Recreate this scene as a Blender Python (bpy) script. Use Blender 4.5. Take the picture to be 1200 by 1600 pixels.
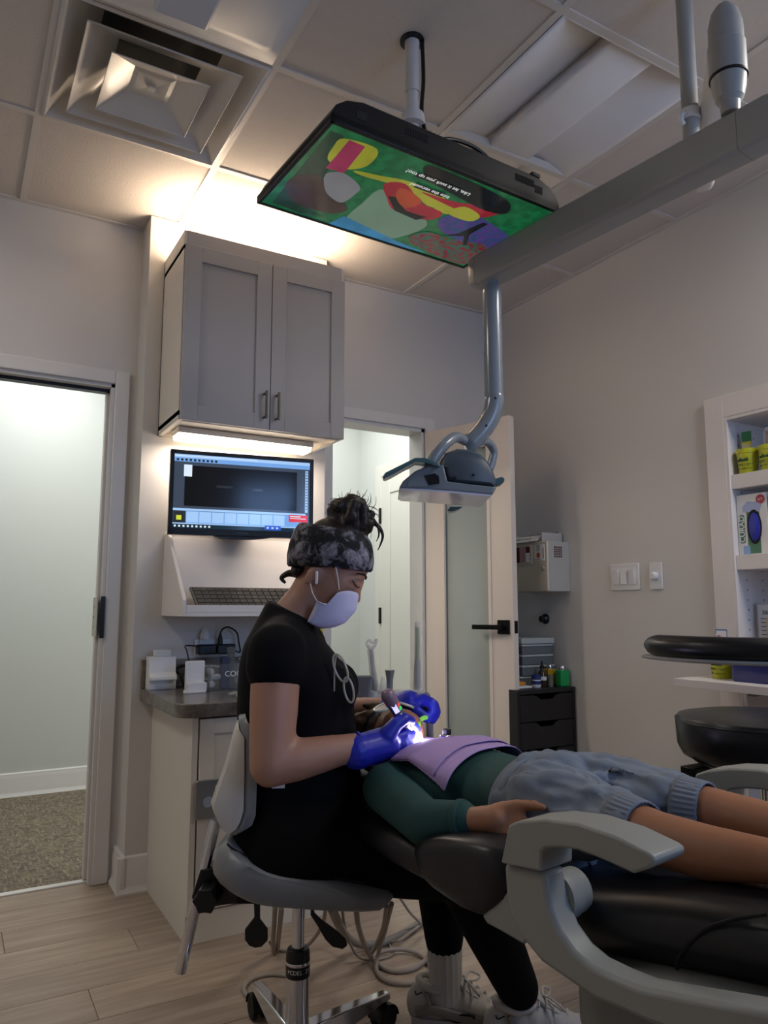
import bpy, bmesh, math, random
from mathutils import Vector, Matrix, Euler, noise
random.seed(7)
S = bpy.context.scene
COL = S.collection
for o in list(bpy.data.objects): bpy.data.objects.remove(o)

# ---------------------------------------------------------------- camera
HC = 1.07; FPX = 1167.18; PITCH = 0.12823; YAW = 0.52348
_fw = Vector((math.sin(YAW)*math.cos(PITCH), math.cos(YAW)*math.cos(PITCH), math.sin(PITCH)))
_rt = Vector((math.cos(YAW), -math.sin(YAW), 0)); _up = _rt.cross(_fw)
cam = bpy.data.cameras.new('camera'); camo = bpy.data.objects.new('camera', cam); COL.objects.link(camo)
cam.sensor_fit = 'VERTICAL'; cam.sensor_height = 36; cam.sensor_width = 27; cam.lens = FPX/1600*36
cam.clip_start = 0.02
camo.matrix_world = Matrix(((_rt.x,_up.x,-_fw.x,0),(_rt.y,_up.y,-_fw.y,0),(_rt.z,_up.z,-_fw.z,HC),(0,0,0,1)))
S.camera = camo

# ---------------------------------------------------------------- world, exposure, large lights
S.view_settings.view_transform = 'Standard'; S.view_settings.look = 'None'
S.view_settings.gamma = 1; S.view_settings.use_curve_mapping = False
S.view_settings.exposure = 0.48
w = bpy.data.worlds.new('world'); S.world = w; w.use_nodes = True
w.node_tree.nodes['Background'].inputs[0].default_value = (.35, .55, 1, 1)
w.node_tree.nodes['Background'].inputs[1].default_value = .5
def area(name, loc, rot, sx, sy, power, col, spread=None):
    l = bpy.data.lights.new(name, 'AREA'); l.shape = 'RECTANGLE'; l.size = sx; l.size_y = sy
    l.energy = power; l.color = col
    if spread: l.spread = spread
    o = bpy.data.objects.new(name, l); COL.objects.link(o); o.location = loc; o.rotation_euler = rot
    return o
H = math.pi/2
WARM = (1, .80, .60); COOL = (.86, .95, 1); NEUT = (1, .93, .84)
area('hall_ceiling_lamp', (0.4, 4.15, 2.62), (0,0,0), .55, 1.1, 13, (.97,1,.98))
area('hall_ceiling_lamp', (2.0, 4.15, 2.62), (0,0,0), .55, 1.1, 13, (.97,1,.98))
area('window_daylight', (1.75, -1.75, 1.7), (H,0,0), 1.2, 1.3, 16, (.30,.52,1))      # dusk sky through the window behind the camera
area('right_fill_lamp', (2.289, .47, 2.68), (0,0,0), .54, .54, 15, (1,.95,.89))       # added fill light for the right wall, shaped as an unseen ceiling panel
area('left_fill_lamp', (-.761, 2.30, 2.68), (0,0,0), .54, .54, 7.5, (1,.95,.88))      # added fill from the left to brighten the right wall, unseen ceiling panel
area('cabinet_uplight', (1.04, 2.93, 2.535), (math.pi,0,0), .62, .10, 6.0, WARM)
area('under_cabinet_lamp', (1.04, 2.985, 1.744), (0,0,0), .50, .06, 6.5, (1,.85,.72))

# ---------------------------------------------------------------- helpers
def ray(px, py):
    return _rt*((px-600)/FPX) - _up*((py-800)/FPX) + _fw
CAMP = Vector((0,0,HC))
def at(px, py, T, axis, val):
    """pixel -> world point on the plane  local[axis]==val  of frame T"""
    Ti = T.inverted(); o = Ti @ CAMP; d = Ti.to_3x3() @ ray(px, py)
    return CAMP + ray(px, py)*((val-o[axis])/d[axis])
def lat(px, py, T, axis, val): return T.inverted() @ at(px, py, T, axis, val)
I4 = Matrix.Identity(4)
def frame(loc, rz): return Matrix.Translation(loc) @ Matrix.Rotation(rz, 4, 'Z')

class MB:
    def __init__(s, T=None): s.v = []; s.f = []; s.T = T or I4
    def add(s, vs, fs):
        n = len(s.v); s.v += [tuple(s.T @ Vector(p)) for p in vs]; s.f += [tuple(i+n for i in f) for f in fs]; return s
    def box(s, x0,x1,y0,y1,z0,z1):
        v = [(x,y,z) for z in (z0,z1) for y in (y0,y1) for x in (x0,x1)]
        return s.add(v, [(0,2,3,1),(4,5,7,6),(0,1,5,4),(2,6,7,3),(0,4,6,2),(1,3,7,5)])
    def obox(s, c, size, R=None):
        R = R or Matrix.Identity(3); c = Vector(c); h = [q/2 for q in size]
        v = [c + R @ Vector((x*h[0],y*h[1],z*h[2])) for z in (-1,1) for y in (-1,1) for x in (-1,1)]
        return s.add(v, [(0,2,3,1),(4,5,7,6),(0,1,5,4),(2,6,7,3),(0,4,6,2),(1,3,7,5)])
    def prism(s, pts, d0, d1, M=None):
        """polygon pts (a,b) extruded d0..d1 ; M maps (a,b,d) -> xyz"""
        M = M or I4; n = len(pts)
        v = [M @ Vector((a,b,d0)) for a,b in pts] + [M @ Vector((a,b,d1)) for a,b in pts]
        f = [tuple(range(n-1,-1,-1)), tuple(range(n,2*n))] + [(i,(i+1)%n,n+(i+1)%n,n+i) for i in range(n)]
        return s.add(v, f)
    def loft(s, rings, caps=True, closed=False):
        n = len(rings[0]); v = [p for r in rings for p in r]; f = []
        m = len(rings)
        for k in range(m if closed else m-1):
            a = k*n; b = ((k+1)%m)*n
            f += [(a+i, a+(i+1)%n, b+(i+1)%n, b+i) for i in range(n)]
        if caps and not closed: f += [tuple(range(n-1,-1,-1)), tuple(range((m-1)*n, m*n))]
        return s.add(v, f)
    def tube(s, pts, r, seg=12, closed=False, flat=1.0, up=None, caps=True):
        pts = [Vector(p) for p in pts]; n = len(pts)
        rs = r if isinstance(r, (list,tuple)) else [r]*n
        rings = []; prev = None
        for i,p in enumerate(pts):
            if closed: t = pts[(i+1)%n]-pts[i-1]
            else: t = pts[min(i+1,n-1)]-pts[max(i-1,0)]
            t.normalize()
            if prev is None:
                a = Vector(up) if up else (Vector((0,0,1)) if abs(t.z) < .9 else Vector((1,0,0)))
            else: a = prev
            b = (a - t*a.dot(t)).normalized(); c = t.cross(b); prev = b
            rings.append([p + (b*math.cos(q)*flat + c*math.sin(q))*rs[i] for q in [2*math.pi*k/seg for k in range(seg)]])
        return s.loft(rings, caps, closed)
    def cyl(s, p0, p1, r0, r1=None, seg=20): return s.tube([p0,p1], [r0, r0 if r1 is None else r1], seg)
    def lathe(s, prof, M=None, seg=24):
        M = M or I4
        return s.loft([[M @ Vector((r*math.cos(q), r*math.sin(q), z)) for q in [2*math.pi*k/seg for k in range(seg)]] for r,z in [(max(r,1e-4),z) for r,z in prof]])
    def ell(s, c, rad, R=None, seg=16):
        R = R or Matrix.Identity(3); c = Vector(c); n = seg//2
        rings = [[c + R @ Vector((rad[0]*math.sin(th)*math.cos(q), rad[1]*math.sin(th)*math.sin(q), -rad[2]*math.cos(th))) for q in [2*math.pi*k/seg for k in range(seg)]]
                 for th in [max(.01,min(math.pi-.01, math.pi*k/n)) for k in range(n+1)]]
        return s.loft(rings)
    def cap(s, p0, p1, r0, r1, seg=14):
        """tapered capsule"""
        p0 = Vector(p0); p1 = Vector(p1); t = (p1-p0).normalized()
        pts=[]; rs=[]
        for k in range(5):
            a = math.pi/2*(1-k/4); pts.append(p0 - t*r0*math.sin(a)); rs.append(max(r0*math.cos(a),1e-4))
        for k in range(5):
            a = math.pi/2*k/4; pts.append(p1 + t*r1*math.sin(a)); rs.append(max(r1*math.cos(a),1e-4))
        return s.tube(pts, rs, seg)
    def chain(s, pts, rs, seg=14):
        for i in range(len(pts)-1): s.cap(pts[i], pts[i+1], rs[i], rs[i+1], seg)
        return s
def spline(pts, n=8, closed=False):
    pts = [Vector(p) for p in pts]; out = []; m = len(pts)
    for i in range(m if closed else m-1):
        g = (lambda k: pts[k % m]) if closed else (lambda k: pts[max(0,min(m-1,k))])
        p0,p1,p2,p3 = g(i-1),g(i),g(i+1),g(i+2)
        for k in range(n):
            t = k/n
            out.append(.5*((2*p1)+(p2-p0)*t+(2*p0-5*p1+4*p2-p3)*t*t+(3*p1-p0-3*p2+p3)*t**3))
    if not closed: out.append(pts[-1])
    return out
def rrect(x0,x1,y0,y1,r,n=5):
    P=[]
    for cx,cy,a in ((x1-r,y1-r,0),(x0+r,y1-r,90),(x0+r,y0+r,180),(x1-r,y0+r,270)):
        P += [(cx+r*math.cos(math.radians(a+90*k/n)), cy+r*math.sin(math.radians(a+90*k/n))) for k in range(n+1)]
    return P
YZ = lambda x=0: Matrix(((0,0,1,x),(1,0,0,0),(0,1,0,0),(0,0,0,1)))      # (a,b,d)->(d,a,b): polygon in YZ, extruded along X
XZ = lambda: Matrix(((1,0,0,0),(0,0,1,0),(0,1,0,0),(0,0,0,1)))           # (a,b,d)->(a,d,b): polygon in XZ, extruded along Y

WM = {}                                                                  # world matrix of every object made
def finish(me, smooth=True, ang=35):
    if smooth:
        me.polygons.foreach_set('use_smooth', [True]*len(me.polygons))
        try: me.set_sharp_from_angle(angle=math.radians(ang))
        except Exception: pass
def obj(name, mb, mat, parent=None, bevel=0, label=None, smooth=True, subd=0, ang=35, solid=0):
    me = bpy.data.meshes.new(name)
    if isinstance(mb, MB):
        vs = mb.v; me.from_pydata(vs, [], mb.f)
        bm = bmesh.new(); bm.from_mesh(me); bmesh.ops.recalc_face_normals(bm, faces=bm.faces); bm.to_mesh(me); bm.free()
    else: me = mb; me.name = name
    o = bpy.data.objects.new(name, me); COL.objects.link(o)
    if parent is not None:
        o.parent = parent; M = WM[parent]
    else:
        xs = [v.co for v in me.vertices]
        c = Vector(((min(v.x for v in xs)+max(v.x for v in xs))/2, (min(v.y for v in xs)+max(v.y for v in xs))/2, min(v.z for v in xs)))
        M = Matrix.Translation(c); o.matrix_world = M
    WM[o] = M
    me.transform(M.inverted()); finish(me, smooth, ang)
    if mat: me.materials.append(M_[mat] if isinstance(mat, str) else mat)
    if solid:
        q = o.modifiers.new('solid','SOLIDIFY'); q.thickness = solid; q.offset = 0
    if bevel:
        q = o.modifiers.new('bevel','BEVEL'); q.width = bevel; q.segments = 2; q.limit_method = 'ANGLE'; q.angle_limit = math.radians(40)
    if subd:
        q = o.modifiers.new('subd','SUBSURF'); q.levels = subd; q.render_levels = subd
    if label: o['label'] = label
    return o
def tag(o, label, cat, group=None):
    o['label'] = label; o['category'] = cat
    if group: o['group'] = group
    return o
def thing(name, label, cat, loc, rz=0, group=None):
    o = bpy.data.objects.new(name, None); COL.objects.link(o); o.empty_display_size = .05
    o.matrix_world = frame(loc, rz); WM[o] = frame(loc, rz)
    return tag(o, label, cat, group)
def struct(o):
    o['kind'] = 'structure'; return o
def sroot(name, loc=(0,0,0)):
    o = bpy.data.objects.new(name, None); COL.objects.link(o); o.location = loc; WM[o] = Matrix.Translation(loc)
    return struct(o)
def text(name, s, M, size, mat, parent, depth=.0004, ax='CENTER', bold=0):
    cu = bpy.data.curves.new('t','FONT'); cu.body = s; cu.size = size; cu.extrude = depth; cu.align_x = ax; cu.align_y = 'CENTER'; cu.offset = bold; cu.resolution_u = 3
    to = bpy.data.objects.new('t', cu); COL.objects.link(to)
    dg = bpy.context.evaluated_depsgraph_get(); me = bpy.data.meshes.new_from_object(to.evaluated_get(dg))
    bpy.data.objects.remove(to); bpy.data.curves.remove(cu)
    me.transform(M)
    return obj(name, me, mat, parent, smooth=False)
def remesh(mb, voxel, smooth=8, fac=.5):
    """fuse overlapping closed shapes into one continuous surface"""
    me = bpy.data.meshes.new('r'); me.from_pydata(mb.v, [], mb.f)
    bm = bmesh.new(); bm.from_mesh(me); bmesh.ops.recalc_face_normals(bm, faces=bm.faces); bm.to_mesh(me); bm.free()
    o = bpy.data.objects.new('r', me); COL.objects.link(o)
    m = o.modifiers.new('r','REMESH'); m.mode = 'VOXEL'; m.voxel_size = voxel
    if smooth:
        q = o.modifiers.new('s','SMOOTH'); q.iterations = smooth; q.factor = fac
    dg = bpy.context.evaluated_depsgraph_get(); out = bpy.data.meshes.new_from_object(o.evaluated_get(dg))
    bpy.data.objects.remove(o)
    return out

# ---------------------------------------------------------------- materials
M_ = {}
def lin(h):
    h = h.lstrip('#'); c = [int(h[i:i+2],16)/255 for i in (0,2,4)]
    return tuple((x/12.92 if x <= .04045 else ((x+.055)/1.055)**2.4) for x in c) + (1,)
def mat(name, col, rough=.5, metal=0, var=0.0, vscale=8, bump=0, bscale=60, spec=.5, trans=0, ior=1.45, alpha=1, emit=None, es=0, coat=0, stretch=(1,1,1), sheen=0):
    m = bpy.data.materials.new(name); m.use_nodes = True; nt = m.node_tree; b = nt.nodes['Principled BSDF']
    c = lin(col) if isinstance(col, str) else tuple(col)
    b.inputs['Base Color'].default_value = c; b.inputs['Roughness'].default_value = rough; b.inputs['Metallic'].default_value = metal
    b.inputs['Specular IOR Level'].default_value = spec; b.inputs['IOR'].default_value = ior
    b.inputs['Transmission Weight'].default_value = trans; b.inputs['Alpha'].default_value = alpha
    if coat: b.inputs['Coat Weight'].default_value = coat; b.inputs['Coat Roughness'].default_value = .1
    if sheen: b.inputs['Sheen Weight'].default_value = sheen
    if emit: b.inputs['Emission Color'].default_value = lin(emit); b.inputs['Emission Strength'].default_value = es
    tc = nt.nodes.new('ShaderNodeTexCoord'); mp = nt.nodes.new('ShaderNodeMapping'); mp.inputs['Scale'].default_value = stretch
    nt.links.new(tc.outputs['Object'], mp.inputs['Vector'])
    nz = nt.nodes.new('ShaderNodeTexNoise'); nz.inputs['Scale'].default_value = vscale; nz.inputs['Detail'].default_value = 5
    nt.links.new(mp.outputs[0], nz.inputs['Vector'])
    mx = nt.nodes.new('ShaderNodeMix'); mx.data_type = 'RGBA'
    mx.inputs[6].default_value = tuple(min(1,q*(1-var)) for q in c[:3])+(1,); mx.inputs[7].default_value = tuple(min(1,q*(1+var)) for q in c[:3])+(1,)
    nt.links.new(nz.outputs['Fac'], mx.inputs[0]); nt.links.new(mx.outputs[2], b.inputs['Base Color'])
    if bump:
        n2 = nt.nodes.new('ShaderNodeTexNoise'); n2.inputs['Scale'].default_value = bscale; n2.inputs['Detail'].default_value = 4
        nt.links.new(mp.outputs[0], n2.inputs['Vector'])
        bp = nt.nodes.new('ShaderNodeBump'); bp.inputs['Strength'].default_value = bump; bp.inputs['Distance'].default_value = .002
        nt.links.new(n2.outputs['Fac'], bp.inputs['Height']); nt.links.new(bp.outputs[0], b.inputs['Normal'])
    M_[name] = m
    return m
mat('wall', '#cdcac6', .6, var=.015, vscale=2, bump=.05, bscale=200)
mat('wall_hall', '#d3d5d1', .6, var=.015, vscale=2, bump=.05, bscale=200)
mat('trim', '#d9d6d2', .38, var=.01)
mat('trim_warm', '#dcd5cc', .4, var=.01)
mat('hall_door', '#dedbd2', .4, var=.01)
mat('tile', '#cbc3bb', .9, var=.04, vscale=40, bump=.6, bscale=130)
mat('grid', '#cfc9c2', .45, var=.01)
mat('plenum', '#3a3836', .9)
mat('black_plastic', '#0b0b0d', .38, var=.1)
mat('black_matte', '#08080a', .7, var=.1)
mat('black_metal', '#151517', .4, metal=.6)
mat('chrome', '#d8d8da', .12, metal=1)
mat('steel', '#b5b5b3', .3, metal=1, var=.05, stretch=(1,1,30))
mat('brushed', '#a9a59c', .35, metal=1, var=.05)
mat('white_plastic', '#dcdcdc', .35, var=.01)
mat('white_paper', '#e4e2de', .7)
# ================================================================ the room
XR = 2.615; YB = 3.235; YC = 3.08; ZC = 2.725; XL = -1.6; YF = -1.8; XH = 2.63; YH = 4.91
# floor ------------------------------------------------------------
def wood_mat():
    m = mat('plank', '#a6988a', .42, bump=.12, bscale=30, stretch=(.6,7,1)); nt = m.node_tree; b = nt.nodes['Principled BSDF']
    tc = nt.nodes.new('ShaderNodeTexCoord'); oi = nt.nodes.new('ShaderNodeObjectInfo')
    ad = nt.nodes.new('ShaderNodeVectorMath'); ad.operation = 'MULTIPLY_ADD'; ad.inputs[1].default_value = (1,1,1)
    cx = nt.nodes.new('ShaderNodeCombineXYZ'); ml = nt.nodes.new('ShaderNodeMath'); ml.operation = 'MULTIPLY'; ml.inputs[1].default_value = 37
    nt.links.new(oi.outputs['Random'], ml.inputs[0]); nt.links.new(ml.outputs[0], cx.inputs[0]); nt.links.new(ml.outputs[0], cx.inputs[1])
    nt.links.new(tc.outputs['Object'], ad.inputs[0]); nt.links.new(cx.outputs[0], ad.inputs[2])
    mp = nt.nodes.new('ShaderNodeMapping'); mp.inputs['Scale'].default_value = (1.1,13,1); nt.links.new(ad.outputs[0], mp.inputs[0])
    nz = nt.nodes.new('ShaderNodeTexNoise'); nz.inputs['Scale'].default_value = 2.2; nz.inputs['Detail'].default_value = 9; nz.inputs['Roughness'].default_value = .62
    nt.links.new(mp.outputs[0], nz.inputs['Vector'])
    rp = nt.nodes.new('ShaderNodeValToRGB'); e = rp.color_ramp.elements
    e[0].position = .25; e[0].color = lin('#8c7968'); e[1].position = .75; e[1].color = lin('#b7a696')
    k = e.new(.5); k.color = lin('#a2907f')
    nt.links.new(nz.outputs['Fac'], rp.inputs[0])
    hs = nt.nodes.new('ShaderNodeHueSaturation'); mr = nt.nodes.new('ShaderNodeMapRange'); mr.inputs[3].default_value = .93; mr.inputs[4].default_value = 1.06
    nt.links.new(oi.outputs['Random'], mr.inputs[0]); nt.links.new(mr.outputs[0], hs.inputs['Value']); nt.links.new(rp.outputs[0], hs.inputs['Color'])
    nt.links.new(hs.outputs[0], b.inputs['Base Color'])
wood_mat()
mat('subfloor', '#5a5048', .9)
floor = struct(obj('floor', MB().box(XL,XR,YF,YB+.06,-.05,-.006), 'subfloor'))
PW = .182; PL = 1.22
pme = bpy.data.meshes.new('plank')
_b = MB().box(0,PL-.0012,0,PW-.0012,-.006,0); pme.from_pydata(_b.v,[],_b.f); pme.materials.append(M_['plank'])
half = {}
def plank(x0, x1, y0, y1):
    key = (round(x1-x0,3), round(y1-y0,3))
    if key not in half:
        me = bpy.data.meshes.new('plank'); q = MB().box(0,x1-x0-.0012,0,y1-y0-.0012,-.006,0); me.from_pydata(q.v,[],q.f); me.materials.append(M_['plank']); half[key] = me
    o = bpy.data.objects.new('plank', half[key]); COL.objects.link(o); o.parent = floor
    o.matrix_local = WM[floor].inverted() @ Matrix.Translation((x0,y0,0))
    q = o.modifiers.new('bevel','BEVEL'); q.width = .0012; q.segments = 1
y = YF; k = 0; offs = [0,.43,.81,.25,.62,1.0,.15]
while y < YB+.03:
    y1 = min(y+PW, YB+.06); x = XL-offs[k % 7]
    while x < XR:
        a = max(x, XL); c = min(x+PL, XR)
        if c-a > .02: plank(a, c, y, y1)
        x += PL
    y += PW; k += 1
# hall floor (carpet) -----------------------------------------------
def carpet_mat():
    m = mat('carpet', '#6a5f52', .95, bump=1, bscale=400); nt = m.node_tree; b = nt.nodes['Principled BSDF']
    tc = nt.nodes.new('ShaderNodeTexCoord')
    ws = []
    for sc,(sx,sy) in ((30,(.7,4.5)),(24,(4.2,.9))):
        mp = nt.nodes.new('ShaderNodeMapping'); mp.inputs['Scale'].default_value = (sx,sy,1); nt.links.new(tc.outputs['Object'], mp.inputs[0])
        nz = nt.nodes.new('ShaderNodeTexNoise'); nz.inputs['Scale'].default_value = sc; nz.inputs['Detail'].default_value = 3; nt.links.new(mp.outputs[0], nz.inputs['Vector']); ws.append(nz)
    mm = nt.nodes.new('ShaderNodeMath'); mm.operation = 'MAXIMUM'; nt.links.new(ws[0].outputs['Fac'], mm.inputs[0]); nt.links.new(ws[1].outputs['Fac'], mm.inputs[1])
    rp = nt.nodes.new('ShaderNodeValToRGB'); e = rp.color_ramp.elements; e[0].position = .46; e[0].color = lin('#5d544b'); e[1].position = .70; e[1].color = lin('#93866f')
    nt.links.new(mm.outputs[0], rp.inputs[0]); nt.links.new(rp.outputs[0], b.inputs['Base Color'])
carpet_mat()
struct(obj('floor_hall', MB().box(XL,XH,YB+.06,YH,-.05,.004), 'carpet'))
struct(obj('trim_1', MB().box(-.35,.56,YB+.03,YB+.065,-.004,.007), 'trim', bevel=.003))
# walls -------------------------------------------------------------
D1 = (-.35, .555, 2.012); D2 = (1.56, 2.112, 2.008); WT = .115
def wall_with_holes(x0,x1,y0,y1,z1,holes):
    mb = MB(); x = x0
    for a,b_,h in holes:
        mb.box(x,a,y0,y1,0,z1); mb.box(a,b_,y0,y1,h,z1); x = b_
    mb.box(x,x1,y0,y1,0,z1); return mb
struct(obj('wall_back', wall_with_holes(XL,XH+.1,YB,YB+WT,ZC,[D1,D2]), 'wall', smooth=False))
struct(obj('wall_centre', MB().box(.637,1.462,YC,YB+.001,0,ZC), 'wall', smooth=False))
NY0, NY1, NZ0, NZ1 = .75, 1.822, .30, 1.815        # niche opening in the right wall
mbw = MB()
mbw.box(XR,XR+.11,YF,NY0,0,ZC); mbw.box(XR,XR+.11,NY1,YB,0,ZC); mbw.box(XR,XR+.11,NY0,NY1,0,NZ0); mbw.box(XR,XR+.11,NY0,NY1,NZ1,ZC)
struct(obj('wall_right', mbw, 'wall', smooth=False))
struct(obj('wall_left', MB().box(XL-.1,XL,YF,YH,0,ZC), 'wall', smooth=False))
WX0,WX1,WZ0,WZ1 = 1.15,2.35,1.05,2.35
mbf = MB(); mbf.box(XL,WX0,YF-.12,YF,0,ZC); mbf.box(WX1,XR,YF-.12,YF,0,ZC); mbf.box(WX0,WX1,YF-.12,YF,0,WZ0); mbf.box(WX0,WX1,YF-.12,YF,WZ1,ZC)
struct(obj('wall_front', mbf, 'wall', smooth=False))
struct(obj('wall_hall_far', MB().box(XL,XH+.1,YH,YH+.1,0,ZC), 'wall_hall', smooth=False))
struct(obj('wall_hall_right', MB().box(XH,XH+.1,YB+WT,YH,0,ZC), 'wall_hall', smooth=False))
struct(obj('wall_hall_near', wall_with_holes(XL,XH,YB+WT,YB+WT+.004,ZC,[D1,D2]), 'wall_hall', smooth=False))
struct(obj('ceiling_hall', MB().box(XL,XH,YB+WT,YH,ZC,ZC+.05), 'wall_hall', smooth=False))
# window behind the camera
wn = sroot('window_1', (1.75,YF-.06,WZ0))
mat('window_glass', '#ffffff', .02, trans=1, ior=1.05)
obj('window_frame', MB().box(WX0,WX0+.05,YF-.09,YF-.03,WZ0,WZ1).box(WX1-.05,WX1,YF-.09,YF-.03,WZ0,WZ1).box(WX0,WX1,YF-.09,YF-.03,WZ0,WZ0+.05).box(WX0,WX1,YF-.09,YF-.03,WZ1-.05,WZ1).box(1.73,1.77,YF-.09,YF-.03,WZ0,WZ1), 'trim', wn)
obj('pane', MB().box(WX0+.05,WX1-.05,YF-.064,YF-.058,WZ0+.05,WZ1-.05), 'window_glass', wn)
# ceiling -----------------------------------------------------------
ceil = struct(obj('ceiling', MB().box(XL,XR,YF,YB+.001,ZC+.08,ZC+.13), 'plenum', smooth=False))
GX = [.764-.61*k for k in range(1,5)][::-1] + [.764+.61*k for k in range(0,3)]      # tee-bar lines along Y  (.764, 1.374, 1.984)
GY = [2.605-.61*k for k in range(0,8)][::-1]                                          # tee-bar lines along X
for x in GX:
    if x > XL: obj('grid_bar', MB().box(x-.012,x+.012,YF,YB,ZC-.001,ZC+.03), 'grid', ceil)
for yy in GY:
    if yy > YF: obj('grid_bar', MB().box(XL,XR,yy-.012,yy+.012,ZC-.0012,ZC+.03), 'grid', ceil)
obj('wall_angle', MB().box(XL,XR,YB-.022,YB,ZC-.002,ZC+.02), 'grid', ceil)
obj('wall_angle', MB().box(XR-.022,XR,YF,YB,ZC-.002,ZC+.02), 'grid', ceil)
obj('wall_angle', MB().box(XL,XL+.022,YF,YB,ZC-.002,ZC+.02), 'grid', ceil)
tcache = {}
VENT = (.154,.764,1.995,2.605); DEFL = (.154,.764,1.385,1.995)
def tile(x0,x1,y0,y1):
    key = (round(x1-x0,2), round(y1-y0,2))
    if key not in tcache:
        q = MB().box(-(x1-x0)/2+.004,(x1-x0)/2-.004,-(y1-y0)/2+.004,(y1-y0)/2-.004,0,.016)
        me = bpy.data.meshes.new('ceiling_tile'); me.from_pydata(q.v,[],q.f); me.materials.append(M_['tile']); tcache[key] = me
    o = bpy.data.objects.new('ceiling_tile', tcache[key]); COL.objects.link(o); o.parent = ceil
    o.matrix_local = WM[ceil].inverted() @ Matrix.Translation(((x0+x1)/2,(y0+y1)/2,ZC+.004))
xs = [XL]+[x for x in GX if x > XL+.05]+[XR]; ys = [YF]+[q for q in GY if q > YF+.05]+[YB]
for i in range(len(xs)-1):
    for j in range(len(ys)-1):
        cx_, cy_ = (xs[i]+xs[i+1])/2, (ys[j]+ys[j+1])/2
        if .154 < cx_ < .764 and 1.995 < cy_ < 2.605: continue       # diffuser
        if .154 < cx_ < .764 and 1.385 < cy_ < 1.995: continue       # return panel
        if 1.374 < cx_ < 1.984 and 1.385 < cy_ < 2.605: continue     # troffer
        if -.456 < cx_ < .154 and -1.66 < cy_ < -.2 and False: continue
        tile(xs[i],xs[i+1],ys[j],ys[j+1])
# baseboards ---------------------------------------------------------
def bb_prof(h=.135,t=.016): return [(0,0),(t+.012,0),(t+.012,.006),(t+.004,.02),(t,.03),(t,h-.03),(t-.004,h-.02),(t-.006,h-.006),(0,h)]
def baseboard(name, p0, p1, nrm, mat_='trim'):
    p0 = Vector(p0); p1 = Vector(p1); n = Vector(nrm); d = (p1-p0)
    M = Matrix(((n.x,0,d.x,p0.x),(n.y,0,d.y,p0.y),(0,1,0,0),(0,0,0,1)))
    return struct(obj(name, MB().prism(bb_prof(),0,1,M), mat_, ang=25))
baseboard('baseboard_back', (.625,YB,0),(.637,YB,0),(0,-1,0))
baseboard('baseboard_centre_side', (.637,YB,0),(.637,YC-.02,0),(-1,0,0))
baseboard('baseboard_centre', (.61,YC,0),(.745,YC,0),(0,-1,0))
baseboard('baseboard_hall_far', (XL,YH,0),(XH,YH,0),(0,-1,0))
baseboard('baseboard_hall_right', (XH,YH,0),(XH,4.70,0),(-1,0,0))
baseboard('baseboard_right', (XR,2.69,0),(XR,YF,0),(-1,0,0))
baseboard('baseboard_left', (XL,YF,0),(XL,YB,0),(1,0,0))
baseboard('baseboard_left_back', (XL,YB,0),(-.42,YB,0),(0,-1,0))
# door 1 : pocket door ------------------------------------------------
d1 = sroot('door_1', (.1,YB,0))
cw = .058
obj('casing', MB().box(D1[1]-.006,D1[1]+cw-.006,YB-.016,YB,0,D1[2]+cw), 'trim', d1, bevel=.004)
obj('casing', MB().box(D1[0]-cw,D1[0],YB-.016,YB,0,D1[2]+cw), 'trim', d1, bevel=.004)
obj('casing', MB().box(D1[0],D1[1]-.006,YB-.016,YB,D1[2],D1[2]+cw), 'trim', d1, bevel=.004)
obj('jamb', MB().box(D1[1]-.02,D1[1],YB,YB+.035,0,D1[2]), 'trim', d1)
obj('jamb', MB().box(D1[1]-.02,D1[1],YB+.08,YB+WT,0,D1[2]), 'trim', d1)
obj('jamb', MB().box(D1[0],D1[0]+.02,YB,YB+WT,0,D1[2]), 'trim', d1)
obj('header_track', MB().box(D1[0],D1[1],YB+.038,YB+.078,D1[2]-.028,D1[2]), 'black_plastic', d1)
obj('header', MB().box(D1[0],D1[1],YB,YB+.036,D1[2]-.014,D1[2]).box(D1[0],D1[1],YB+.08,YB+WT,D1[2]-.014,D1[2]), 'trim', d1)
obj('door_leaf', MB().box(D1[1]-.032,D1[1]+.02,YB+.04,YB+.075,.012,D1[2]-.03), 'trim', d1, bevel=.003)
lk = obj('latch_plate', MB().box(D1[1]-.036,D1[1]-.032,YB-.002,YB+.095,.955,1.115), mat('plate_grey','#bdb8ac',.35), d1, label='pale metal latch plate')
for zz in (.995,1.035,1.075): obj('screw', MB().cyl((D1[1]-.0365,YB+.062,zz),(D1[1]-.034,YB+.062,zz),.006,seg=10), 'black_plastic', lk)
obj('latch_edge', MB().box(D1[1]-.024,D1[1]-.008,YB-.024,YB-.015,.95,1.118), 'black_plastic', lk)
# door 2 : open glass door --------------------------------------------
d2 = sroot('door_2', (2.112,YB,0))
obj('casing', MB().box(D2[0]-.058,D2[0],YB-.016,YB,0,D2[2]+cw), 'trim', d2, bevel=.004)
obj('casing', MB().box(D2[1],D2[1]+.058,YB-.016,YB,0,D2[2]+cw), 'trim', d2, bevel=.004)
obj('casing', MB().box(D2[0],D2[1],YB-.016,YB,D2[2],D2[2]+cw), 'trim', d2, bevel=.004)
obj('jamb', MB().box(D2[0]-.001,D2[0]+.018,YB,YB+WT+.005,0,D2[2]), 'trim', d2)
obj('jamb', MB().box(D2[1]-.018,D2[1]+.001,YB,YB+WT+.005,0,D2[2]), 'trim', d2)
obj('jamb', MB().box(D2[0],D2[1],YB,YB+WT+.005,D2[2]-.018,D2[2]), 'trim', d2)
obj('strike_plate', MB().box(D2[0]+.018,D2[0]+.021,YB+.01,YB+.045,.93,1.03), 'black_metal', d2)
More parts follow.
